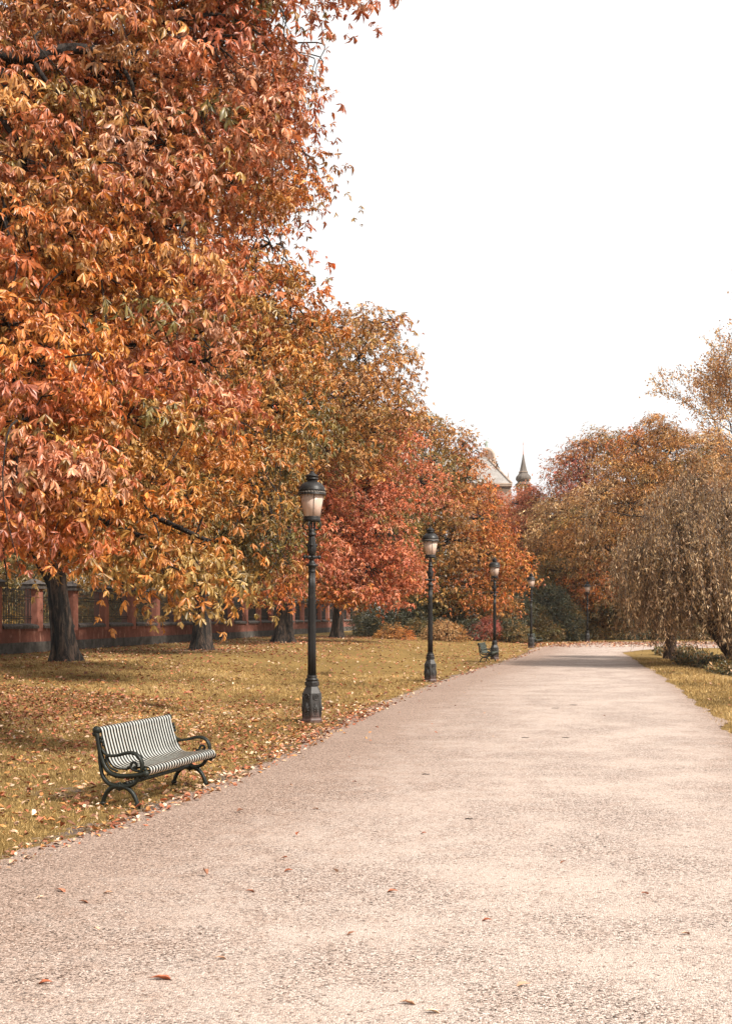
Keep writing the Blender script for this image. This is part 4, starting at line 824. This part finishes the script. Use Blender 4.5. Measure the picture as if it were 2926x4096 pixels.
# ------------------------------------------------------------------ benches
def bench_profile():
    # (y forward, z up) of the strap from the rolled back top over the seat to the rolled front
    back = [(-.105, .735), (-.118, .765), (-.105, .795), (-.072, .800), (-.050, .775), (-.038, .72), (-.010, .62), (.018, .53), (.045, .465), (.085, .418), (.14, .398)]
    seat = [(.14, .398), (.21, .398), (.30, .410), (.39, .425), (.45, .430), (.488, .418), (.500, .388), (.486, .358), (.458, .345)]
    return back, seat
def make_bench(slat_mat):
    root = empty('park_bench', (0, 0, 0)); Lb = 1.50; back, seat = bench_profile()
    def straps(prof, name):
        bm = bmesh.new(); P = [tuple(v)[:2] for v in smooth_pts([(p[0], p[1], 0) for p in prof], 4)]; P = [Vector((a, b)) for a, b in P]
        n = 26; w = .036; th = .012
        for k in range(n):
            xc = .032 + k * (Lb - .064) / (n - 1); prev = None
            for i, p in enumerate(P):
                d = (P[min(i + 1, len(P) - 1)] - P[max(i - 1, 0)]).normalized(); nn = Vector((-d.y, d.x)) if True else None
                if nn.y < 0 and i > 20: pass
                sec = []
                for (sx, sn) in ((-w / 2, 0), (-w / 2 + .006, .0045), (w / 2 - .006, .0045), (w / 2, 0), (w / 2 - .004, -th), (-w / 2 + .004, -th)):
                    q = p + nn * sn; sec.append(bm.verts.new((xc + sx, q.x, q.y)))
                if prev:
                    for j in range(6):
                        ff = bm.faces.new((prev[j], prev[(j + 1) % 6], sec[(j + 1) % 6], sec[j])); ff.material_index = 0 if j == 1 else 1
                else: bm.faces.new(sec)
                prev = sec
            bm.faces.new(prev[::-1])
        o = bm_obj(name, bm, slat_mat, root, False); o.data.materials.append(M_green); return o
    straps(back, 'backrest'); straps(seat, 'seat')
    bm = bmesh.new()
    for (y, z) in ((-.085, .755), (.03, .475), (.30, .395), (.455, .385)): add_tube(bm, [(.0, y, z), (Lb, y, z)], .010, 8)
    bm_obj('cross_rods', bm, M_green, root, True)
    bm = bmesh.new(); add_tube(bm, [(-.01, .175, .235), (Lb + .01, .175, .235)], .021, 14); bm_obj('stretcher', bm, M_green, root, True)
    for xs, sg in ((-.012, -1), (Lb + .012, 1)):
        def tube(bm, pts, rad, m=6, sx=1.15):
            P = smooth_pts([(xs, a, b) for a, b in pts], m)
            if hasattr(rad, '__len__'): rad = list(np.interp(np.linspace(0, 1, len(P)), np.linspace(0, 1, len(rad)), rad))
            add_tube(bm, P, rad, 10, sx)
        def ball(bm, y, z, r_, s=(1, 1, 1), dx=0):
            g = bmesh.ops.create_uvsphere(bm, u_segments=12, v_segments=8, radius=r_)['verts']
            for v in g: v.co = Vector((v.co.x * s[0] + xs + dx, v.co.y * s[1] + y, v.co.z * s[2] + z))
        # side frame: back stile, seat rail and the bowl under the seat
        bm = bmesh.new()
        tube(bm, [(-.095, .775), (-.075, .70), (-.055, .60), (-.02, .48), (.02, .40), (.09, .345), (.20, .328), (.32, .338), (.42, .352), (.47, .365)], [.026, .024, .024, .024, .024, .024, .024, .024, .026, .026])
        tube(bm, [(-.060, .64), (-.052, .50), (-.035, .38), (-.005, .30), (.06, .245), (.135, .228), (.175, .226)], [.016, .018, .020, .020, .022, .024, .026])
        tube(bm, [(.385, .345), (.37, .30), (.33, .255), (.26, .230), (.175, .226)], [.022, .020, .020, .022, .026])
        tube(bm, [(.02, .52), (.035, .46), (.075, .405), (.15, .375)], [.012, .012, .012, .012])
        ball(bm, -.088, .775, .042, (.8, 1, 1)); ball(bm, -.105, .735, .028); ball(bm, .462, .362, .038, (.9, 1, 1)); ball(bm, .455, .405, .020); ball(bm, -.022, .665, .022); ball(bm, -.008, .63, .018); ball(bm, -.03, .70, .018); ball(bm, .435, .32, .022)
        for t in np.linspace(.04, .40, 13): ball(bm, t, .312 + .10 * (t - .2) ** 2 - (0.0 if t > .1 else -.02), .011)
        fr = bm_obj('side_frame', bm, M_green, root, True)
        bm = bmesh.new(); ball(bm, .175, .226, .030, (.7, 1, 1), sg * .012)
        for t in np.linspace(0, 2 * PI, 9)[:-1]: ball(bm, .175 + .036 * math.cos(t), .226 + .032 * math.sin(t), .015, (1.2, 1, 1), sg * .006)
        tube(bm, [(.06, .222), (.10, .229), (.175, .238), (.25, .229), (.29, .222)], [.010, .018, .022, .018, .010])
        bm_obj('rosette', bm, M_green, fr, True)
        # arm with its scroll
        bm = bmesh.new()
        tube(bm, [(-.020, .585), (.01, .545), (.06, .525), (.15, .532), (.25, .558), (.325, .560), (.385, .530), (.418, .475), (.420, .415), (.405, .375)], [.013, .014, .015, .016, .018, .019, .020, .020, .018, .016], 7, 1.5)
        tube(bm, [(.005, .44), (.02, .495), (.055, .522)], [.010, .012, .010])
        sp = [(.405, .385), (.36, .388), (.318, .40), (.298, .430), (.310, .462), (.342, .468), (.362, .445), (.350, .422), (.332, .428)]
        tube(bm, sp, [.014, .014, .014, .014, .014, .013, .012, .012, .013], 6, 1.2)
        tube(bm, [(.318, .395), (.285, .418), (.262, .415), (.248, .385)], [.010, .010, .010, .008])
        bm_obj('armrest', bm, M_green, root, True)
        for pts, fy in (([(.175, .226), (.10, .215), (.035, .165), (-.005, .09), (-.018, .03)], -.018), ([(.175, .226), (.25, .215), (.318, .165), (.36, .09), (.375, .03)], .375)):
            bm = bmesh.new(); tube(bm, pts, [.026, .024, .022, .021, .020], 6, 1.2); lg = bm_obj('leg', bm, M_green, root, True)
            bm = bmesh.new(); add_lathe(bm, [(.020, -.03), (.027, -.01), (.030, .012), (.026, .035), (.030, .045), (.032, .058), (.024, .066)], 14, c=(xs, fy)); bm_obj('foot', bm, M_green, lg, True)
    return root
bench = make_bench(M_slat)
bench.location = (-2.56, 8.86, .0)     # rotated below so that its straps face the path
ang = math.atan2(.953, .304)
bench.rotation_euler.z = ang
def fix_bench(o, x, y, a):
    # local +x runs along the bench (away from the camera), local +y would point left of that: mirror so the seat faces the path
    o.location = (x, y, float(gz(x, y)) - .012); o.rotation_euler.z = a
far_bench = make_bench(M_slat_far); far_bench3 = copy_tree(far_bench)
# local +y must point to the path (right): use the opposite end as origin
def place(o, nx, ny, dx, dy, L_=1.5):
    l = math.hypot(dx, dy); dx /= l; dy /= l
    fix_bench(o, nx + dx * L_, ny + dy * L_, math.atan2(-dy, -dx))
place(bench, -2.60, 11.22, .304, .953)
place(far_bench, 4.72, 46.4, .26, .96)
place(far_bench3, 10.35, 71.5, .40, .92)
tag(bench, 'nearest bench, green straps coloured pale for sky sheen on a dark green scrolled iron frame, at lower left', 'bench', 'slatted iron benches facing the path')
tag(far_bench, 'small green bench standing at the foot of the third lamp', 'bench', 'slatted iron benches facing the path')
tag(far_bench3, 'farthest green bench, half hidden behind the base of the fourth lamp', 'bench', 'slatted iron benches facing the path')

# ------------------------------------------------------------------ church
def build_church():
    Z = 250.0; s = 1.8017 * Z / F / 1.8017 / 5.413      # metres for one pixel of the close-up (5.413 per source pixel)
    ox = D(0, 0, Z)
    def cx(px): return ((1900 + px / 5.413) - 1463) * Z / F
    def cz(py): return CH + (2465 - (1700 + py / 5.413)) * Z / F
    m = Z / F / 5.413
    bx = cx(450); root = empty('church_building', (bx, Z, 0)); tag(root, 'pale stone church with a steep slate roof and a stepped scrolled gable, behind the trees', 'church')
    X = lambda px: cx(px) - bx
    # body
    bm = bmesh.new(); add_box(bm, X(-500), X(752), -2, 16, -1, cz(1400)); bm_obj('wall', bm, M_sandst, root)
    bm = bmesh.new(); add_box(bm, X(-500), X(757), -2.5, 16.2, cz(1375), cz(1320)); bm_obj('frieze', bm, M_gable, root)
    bm = bmesh.new(); add_box(bm, X(-500), X(765), -3.0, 16.4, cz(1318), cz(1290)); bm_obj('cornice', bm, M_sandst, root)
    for k in range(14):
        bm = bmesh.new(); xk = X(500 + k * 18); add_box(bm, xk, xk + .22, -2.9, -2.5, cz(1350), cz(1320)); bm_obj('corbel', bm, M_sandst, root)
    bm = bmesh.new()
    pts = [(X(745), -2.6, cz(1288)), (X(-500), -2.6, cz(1288)), (X(-100), 4.0, cz(640)), (X(325), 4.0, cz(690)), (X(270), 4.0, cz(640))]
    a = [bm.verts.new(p) for p in (pts[0], pts[1], pts[2], pts[4], pts[3])]; bk = [bm.verts.new((X(745), 15, cz(1288))), bm.verts.new((X(-500), 15, cz(1288))), bm.verts.new((X(-100), 8, cz(640))), bm.verts.new((X(270), 8, cz(640))), bm.verts.new((X(325), 8, cz(690)))]
    bm.faces.new(a); bm.faces.new(bk[::-1])
    for i in range(5): bm.faces.new((a[i], bk[i], bk[(i + 1) % 5], a[(i + 1) % 5]))
    rf = bm_obj('roof', bm, M_slate, root)
    bm = bmesh.new(); add_tube(bm, [(X(748), -2.7, cz(1280)), (X(325), 3.9, cz(680))], .22, 8); bm_obj('verge', bm, M_sandst, rf)
    # scrolled gable, seen from behind above the roof slope
    out = [(-60, 700), (120, 700), (215, 500), (250, 465), (300, 450), (360, 470), (410, 510), (440, 570), (450, 640), (462, 700), (470, 780), (500, 850), (545, 900), (590, 1000), (610, 1060), (660, 1100), (715, 1150), (735, 1200), (745, 1290), (300, 1290), (-60, 1290)]
    bm = bmesh.new(); f = [bm.verts.new((X(a_), 4.6 + (a_ - 300) * -.0, cz(b_))) for a_, b_ in out]; g = [bm.verts.new((v.co.x, 5.6, v.co.z)) for v in f]
    bm.faces.new(f); bm.faces.new(g[::-1])
    for i in range(len(f)): j = (i + 1) % len(f); bm.faces.new((f[i], f[j], g[j], g[i]))
    bmesh.ops.triangulate(bm, faces=bm.faces); gb = bm_obj('gable', bm, M_gable, root)
    bm = bmesh.new(); P = [(X(a_), 4.9, cz(b_)) for a_, b_ in out[2:19]]; add_tube(bm, P, .42, 8); bm_obj('gable_coping', bm, M_sandst, gb, True)
    def pinn(px, prof, rot=PI / 4):
        bm = bmesh.new(); add_lathe(bm, [(w * m, cz(y)) for w, y in prof], 8, rot, c=(X(px), 4.6)); bm_obj('pinnacle', bm, M_sandst, gb)
    pinn(448, [(30, 800), (34, 760), (22, 755), (22, 700), (38, 692), (38, 682), (22, 670), (20, 640), (10, 625), (4, 600)])
    pinn(575, [(34, 1010), (36, 975), (22, 970), (30, 940), (38, 930), (24, 915), (22, 895), (12, 885), (8, 872), (12, 864), (6, 855)])
    pinn(765, [(34, 1440), (34, 1290), (52, 1285), (52, 1272), (38, 1265), (34, 1190), (40, 1180), (38, 1160), (22, 1150), (24, 1115), (28, 1108), (22, 1095), (14, 1040), (6, 985), (9, 978), (3, 968)])
    # statue on the gable top, a thing of its own
    st = empty('rooftop_statue', (cx(295), Z + 5.1, cz(452))); tag(st, 'green bronze statue of a figure holding up a staff on top of the church gable', 'statue')
    k = (cz(240) - cz(440)) / 200.0
    bm = bmesh.new(); add_lathe(bm, [(28 * m, -.05), (28 * m, 10 * m), (18 * m, 16 * m)], 12); bm_obj('pedestal', bm, M_copper, st)
    me = bpy.data.meshes.new('body'); J = {'pel': (0, 0, 105), 'chest': (0, 0, 150), 'neck': (2, 0, 180), 'head': (4, 0, 200), 'hl': (-9, 0, 95), 'kl': (-12, -4, 55), 'fl': (-14, 0, 14), 'hr': (9, 0, 95), 'kr': (13, -3, 55), 'fr': (12, 0, 14), 'sl': (-20, 0, 160), 'el': (-34, 2, 130), 'wl': (-16, -6, 108), 'sr': (20, 0, 162), 'er': (32, -4, 140), 'wr': (32, -10, 168)}
    names = list(J); E = [('pel', 'chest'), ('chest', 'neck'), ('neck', 'head'), ('pel', 'hl'), ('hl', 'kl'), ('kl', 'fl'), ('pel', 'hr'), ('hr', 'kr'), ('kr', 'fr'), ('chest', 'sl'), ('sl', 'el'), ('el', 'wl'), ('chest', 'sr'), ('sr', 'er'), ('er', 'wr')]
    me.from_pydata([tuple(c * m for c in J[n_]) for n_ in names], [(names.index(a_), names.index(b_)) for a_, b_ in E], [])
    RAD = {'pel': 14, 'chest': 17, 'neck': 8, 'head': 13, 'hl': 11, 'kl': 8, 'fl': 6, 'hr': 11, 'kr': 8, 'fr': 6, 'sl': 8, 'el': 6, 'wl': 5, 'sr': 8, 'er': 6, 'wr': 5}
    ob = link('body', me, M_copper, st); md = ob.modifiers.new('skin', 'SKIN')
    for i, n_ in enumerate(names): me.skin_vertices[0].data[i].radius = (RAD[n_] * m, RAD[n_] * m)
    me.skin_vertices[0].data[0].use_root = True
    sb = ob.modifiers.new('sub', 'SUBSURF'); sb.levels = 1; sb.render_levels = 1
    bm = bmesh.new(); add_tube(bm, [(34 * m, -.08, 20 * m), (32 * m, -.08, 225 * m)], [2.5 * m, 2 * m], 6); add_tube(bm, [(32 * m, -.08, 222 * m), (32 * m, -.08, 236 * m), (32 * m, -.08, 248 * m)], [3 * m, 7 * m, 2 * m], 6); bm_obj('staff', bm, M_copper, st)
    # onion spire
    t = empty('church_spire', (cx(1117), Z + 6, 0)); tag(t, 'grey onion shaped church spire with a needle point rising over the trees', 'spire')
    def la(name, prof, n, mat, parent=None, sm=False):
        bm = bmesh.new(); add_lathe(bm, [(max(w * m, 0.0), cz(y)) for w, y in prof], n, PI / 8); return bm_obj(name, bm, mat, parent or t, sm)
    la('onion', [(165, 1240), (200, 1234), (205, 1226), (170, 1200), (140, 1175), (125, 1160), (150, 1142), (168, 1118), (176, 1095), (174, 1065), (158, 1035), (130, 1008), (108, 980), (96, 952)], 8, M_spire)
    la('cornice', [(95, 952), (112, 949), (114, 942), (96, 936)], 8, M_sandst)
    la('spire_cone', [(95, 936), (86, 920), (76, 880), (52, 770), (30, 660), (20, 600), (14, 560)], 8, M_spire)
    la('spike', [(14, 560), (13, 535), (7, 528), (6, 508), (12, 502), (12, 494), (5, 488), (3.5, 420), (3, 345), (9, 325), (9, 315), (3, 300), (2, 250), (0, 235)], 10, paint_mat('gilded_spike', (.5, .2, .12), .5))
    la('belfry_floor', [(150, 1430), (160, 1425), (160, 1400), (0, 1400)], 8, M_sandst)
    la('tower_shaft', [(150, 2500), (150, 1430), (0, 1430)], 8, M_gable)
    for q in range(8):
        a_ = PI / 8 + q * PI / 4; bm = bmesh.new(); add_lathe(bm, [(24 * m, cz(1400)), (22 * m, cz(1260)), (30 * m, cz(1238))], 8, 0, c=(138 * m * math.cos(a_), 138 * m * math.sin(a_))); bm_obj('belfry_column', bm, M_gable, t)
build_church()

# ------------------------------------------------------------------ fallen leaves
LIT = [np.array(c) for c in [(.50, .30, .20), (.60, .40, .27), (.38, .12, .06), (.30, .10, .05), (.46, .20, .07), (.22, .10, .06), (.66, .50, .36), (.42, .17, .10), (.50, .25, .09)]]
def litter_pts(n, x0, x1, y0, y1, f, seed):
    r = np.random.default_rng(seed); x = r.uniform(x0, x1, n); y = r.uniform(y0, y1, n); k = r.random(n) < f(x, y); return x[k], y[k]
def litter(name, x, y, smin, smax, seed, group=None, label=None, hz=.02):
    r = np.random.default_rng(seed); n = len(x); z = gz(x, y) + hz + r.uniform(0, .015, n)
    P = np.stack([x, y, z], 1); a = r.uniform(0, 2 * PI, n); d = np.stack([np.cos(a), np.sin(a), r.normal(.05, .25, n)], 1)
    N = np.stack([r.normal(0, .4, n), r.normal(0, .4, n), np.ones(n)], 1); redq = (np.sin(x * .9 + 1) * np.sin(y * .7) + .12 * np.clip(xl(y) - x, 0, 8) + r.normal(0, .5, n)) > .75; col = np.array(LIT)[np.where(redq, np.array([3, 5, 2, 7, 5])[r.integers(0, 5, n)], r.integers(0, len(LIT), n))] * r.uniform(.7, 1.25, (n, 1)); sz = r.uniform(smin, smax, n)
    V, T, K = leaf_geom(P, d, N, sz, sz * r.uniform(.35, .7, n), col, 2, r.uniform(-.3, .6, n), r.uniform(.05, 1.1, n), r)
    o = link(name, np_mesh(name, V, T, K), M_litter); tag(o, label, 'fallen leaves', kind='stuff'); return o
def fn(x, y):
    l = xl(y) - x; tree = np.zeros_like(x)
    for tx, ty in ((-9.2, 34), (-6.7, 46), (-4.3, 59), (-1.84, 72), (-7.5, 20), (-7, 25)): tree = np.maximum(tree, np.exp(-(((x - tx) / 5.0) ** 2 + ((y - ty) / 5.0) ** 2)))
    cl = np.clip(.5 + .45 * np.sin(x * 1.7 + np.sin(y * 1.1) * 2) * np.cos(y * 1.3 + x * .6) + .35 * np.sin(x * 4.1 + y * 2.3) * np.sin(y * 3.7 - x), 0, 1) ** 1.6
    return (l > -.3) * (.08 + .45 * cl + .8 * tree + .5 * cl * np.exp(-l / .7) + .25 * np.exp(-l / .5))
x, y = litter_pts(40000, -11, 1, 7.5, 24, fn, 21)
litter('leaf_litter', x, y, .03, .10, 22, label='scattered dry leaves on the near lawn around the first bench')
x, y = litter_pts(34000, -14, 14, 24, 80, fn, 23)
litter('leaf_litter', x, y, .06, .14, 24, label='scattered leaves over the far lawn under the chestnut row')
def fc(x, y):
    c = np.interp(x, [8, 16, 60], [76, 82, 86]); return (y > 68) * (y < c) * (x > 10.5) * (.25 + .75 * np.exp(-np.abs(y - c) / 5)) * (y > 66 + .06 * x)
x, y = litter_pts(14000, 10, 40, 66, 88, fc, 25)
litter('leaf_litter', x, y, .10, .20, 26, label='thick drift of pale leaves on the cross path at the end')
def fr_(x, y): return (x > xr(y) + .1) * .35
x, y = litter_pts(2600, 5, 16, 16, 50, fr_, 27)
litter('leaf_litter', x, y, .05, .11, 28, label='few pale leaves on the grass bank right of the path')
x, y = litter_pts(700, -3.2, 6, 5, 40, lambda x, y: (x > xl(y)) * np.exp(-(x - xl(y)) / 1.0) , 29)
litter('leaf_litter', x, y, .03, .08, 30, label='small dry leaves along the left edge of the gravel')
r_ = np.random.default_rng(91); n_ = 26000; py_ = 5.0 * (15 / 5.0) ** r_.random(n_); px_ = r_.uniform(-4, 6, n_); k_ = px_ > xl(py_) - .15; px_ = px_[k_]; py_ = py_[k_]; n_ = len(px_)
rs_ = r_.uniform(.003, .007, n_); oc = np.array([(1, 0, 0), (0, 1, 0), (-1, 0, 0), (0, -1, 0), (0, 0, .7)]); a_ = r_.uniform(0, 6.28, n_); jit = r_.uniform(.6, 1.4, (n_, 5, 3))
V_ = oc[None] * jit * rs_[:, None, None]; ca, sa = np.cos(a_)[:, None], np.sin(a_)[:, None]; V_ = np.stack([V_[:, :, 0] * ca - V_[:, :, 1] * sa, V_[:, :, 0] * sa + V_[:, :, 1] * ca, V_[:, :, 2]], 2) + np.stack([px_, py_, 0 * px_ + .012], 1)[:, None]
T_ = (np.array([(0, 1, 4), (1, 2, 4), (2, 3, 4), (3, 0, 4)])[None] + (np.arange(n_) * 5)[:, None, None]).reshape(-1, 3)
pc_ = np.array([(.26, .22, .19), (.44, .36, .32), (.48, .39, .34), (.52, .44, .39), (.20, .17, .15), (.38, .29, .24)])[r_.integers(0, 6, n_)]
tag(link('gravel_grit', np_mesh('gravel_grit', V_.reshape(-1, 3), T_, np.repeat(pc_, 5, 0)), M_litter), 'loose grit lying on the near part of the gravel path', 'gravel', kind='stuff')
# single leaves lying apart on the gravel
ONE = [(360, 2180, .13, 2, 'largest brown leaf on the gravel near the bottom edge', .1), (100, 2190, .085, 2, 'curled red brown leaf on the gravel at lower left'), (490, 2135, .07, 0, 'small pale leaf on the gravel above and right of the largest leaf'),
       (240, 1988, .075, 0, 'pinkish curled leaf on the gravel at left'), (185, 2009, .08, 5, 'dark brown leaf on the gravel at left'), (90, 1999, .06, 6, 'small cream leaf on the gravel near the left edge'), (135, 1983, .10, 7, 'long brown leaf on the gravel near the left edge'),
       (640, 1939, .075, 3, 'upright curled brown leaf on the gravel below the bench'), (555, 1985, .08, 7, 'flat brown leaf on the gravel below the tall lamp'), (870, 1985, .09, 7, 'flat reddish leaf in the middle of the gravel'), (905, 2235, .09, 0, 'pale leaf at the bottom centre of the gravel'),
       (940, 1855, .06, 2, 'small red leaf halfway up the gravel path'), (960, 2255, .08, 6, 'cream leaf touching the bottom edge at centre'), (1160, 2195, .08, 0, 'pale pink leaf at lower right of centre'), (1430, 1990, .07, 7, 'small rust leaf on the gravel at right'), (1250, 1920, .06, 5, 'dark small leaf on the gravel at right of centre'),
       (1520, 2080, .07, 0, 'pale leaf on the gravel near the right edge'), (780, 2080, .06, 5, 'dark curled leaf on the gravel at centre'), (700, 1800, .07, 4, 'tan leaf on the gravel below the second lamp'), (1080, 2050, .07, 2, 'lone rust leaf on the open gravel right of centre')]
for i, t_ in enumerate(ONE):
    px, py, sz, ci, lab = t_[:5]; Z = F * CH / ((py - 1368.2) * 1.8017); p = D(px, py, Z); r = np.random.default_rng(300 + i); a = r.uniform(-.5, .5) + (PI if i % 2 else 0)
    V, T, K = leaf_geom(np.array([[-.5 * sz, 0, .012]]), np.array([[1, 0, .08]]), np.array([[0, .15, 1.0]]), np.array([sz]), np.array([sz * .45]), np.array([LIT[ci]]), 2, np.array([.35]), np.array([.7]), r)
    o = link('fallen_leaf', np_mesh('fallen_leaf', V, T, K), M_litter); o.location = (p[0], p[1], .014); o.rotation_euler.z = a; tag(o, lab, 'leaf', 'single leaves lying on the gravel')
# dark twigs on the gravel
for i, (px, py, lab) in enumerate([(1165, 1640, 'short dark twig on the gravel, left one of the lower pair'), (1255, 1640, 'short dark twig on the gravel, right one of the lower pair'), (1232, 1574, 'dark twig on the far gravel, left of the right hand grass edge'), (1272, 1567, 'thin dark twig on the far gravel, nearest the right hand grass'), (1040, 1822, 'dark twig lying across the middle of the gravel'), (945, 1722, 'tiny dark stick on the gravel beyond the bench')]):
    Z = F * CH / ((py - 1368.2) * 1.8017); p = D(px, py, Z); l = 17 * 1.8017 * Z / F / 2; bm = bmesh.new()
    add_tube(bm, [(-l, 0, .016), (-l * .3, .012, .019), (l * .3, -.01, .018), (l, .02, .016)], [.003, .005, .005, .003], 6); o = bm_obj('fallen_twig', bm, M_twig, None, True)
    o.location = (p[0], p[1], .0); o.rotation_euler.z = -.12 + .1 * i % .3; tag(o, lab, 'twig', 'twigs on the gravel')

# ------------------------------------------------------------------ grass
def grass(name, n, box, f, h0, h1, w, seed, label, pal):
    r = np.random.default_rng(seed); x = r.uniform(box[0], box[1], n); u = r.random(n); y = box[2] * (box[3] / box[2]) ** u
    k = r.random(n) < f(x, y); x = x[k]; y = y[k]; n = len(x); h = r.uniform(h0, h1, n) * (1 + (y / 40)); ww = w * (1 + y / 18)
    a = r.uniform(0, 2 * PI, n); z = gz(x, y) - .004; P = np.stack([x, y, z], 1); dx = np.stack([np.cos(a), np.sin(a), 0 * a], 1) * ww[:, None] * .5
    tip = P + np.stack([r.normal(0, .5, n) * h, r.normal(0, .5, n) * h, h], 1)
    V = np.stack([P - dx, P + dx, tip], 1).reshape(-1, 3); T = np.arange(n * 3).reshape(-1, 3)
    pal = np.array(pal); cl = np.sin(x * 1.3 + 1.7 * np.sin(y * .8)) + np.cos(y * 1.1 - x * .7); idx = np.clip((cl * .9 + r.normal(0, 1.1, n) + 2.2).astype(int), 0, len(pal) - 1)
    K = np.repeat(pal[idx] * r.uniform(.75, 1.25, (n, 1)), 3, 0)
    o = link(name, np_mesh(name, V, T, K), M_grassblade); tag(o, label, 'grass', kind='stuff')
GP = [(.19, .130, .052), (.29, .195, .074), (.40, .268, .104), (.51, .345, .145), (.58, .42, .20)]
def gl(x, y):
    e = xl(y) - x; soil_shade = np.exp(-(((x + 3.3) / .6) ** 2 + ((y - 12.2) / .9) ** 2)) * .9
    edge = np.clip((e + .28 + .16 * np.sin(y * 2.3) * np.sin(y * 5.1 + 1)) / .8, 0, 1) ** 1.5; return edge * (1 - np.clip(soil_shade, 0, 1)) * (1 - .55 * np.exp(-(((x + 8) / 3.2) ** 2 + ((y - 21) / 6) ** 2)))
grass('grass', 460000, (-12, 2.5, 7.5, 36), gl, .016, .042, .0045, 31, 'short golden green grass of the left lawn around the bench', GP)
def gr_(x, y): e = x - xr(y); return np.clip((e + .12) / .4, 0, 1) * (e < 6)
grass('grass', 140000, (5, 16, 16, 50), gr_, .02, .045, .006, 32, 'golden grass of the bank right of the path', GP)

# ------------------------------------------------------------------ thin autumn haze over the park
bm = bmesh.new(); add_box(bm, -950, 950, -60, 1450, -4, 45)
hz, t_, b_ = new_mat('haze'); t_.nodes.remove(b_); pv = nd(t_, 'ShaderNodeVolumePrincipled'); pv.inputs['Color'].default_value = (1, .97, .94, 1); pv.inputs['Density'].default_value = 0.00017; pv.inputs['Anisotropy'].default_value = 0.2
t_.links.new(pv.outputs[0], t_.nodes['Material Output'].inputs['Volume']); tag(bm_obj('haze', bm, hz), kind='stuff')
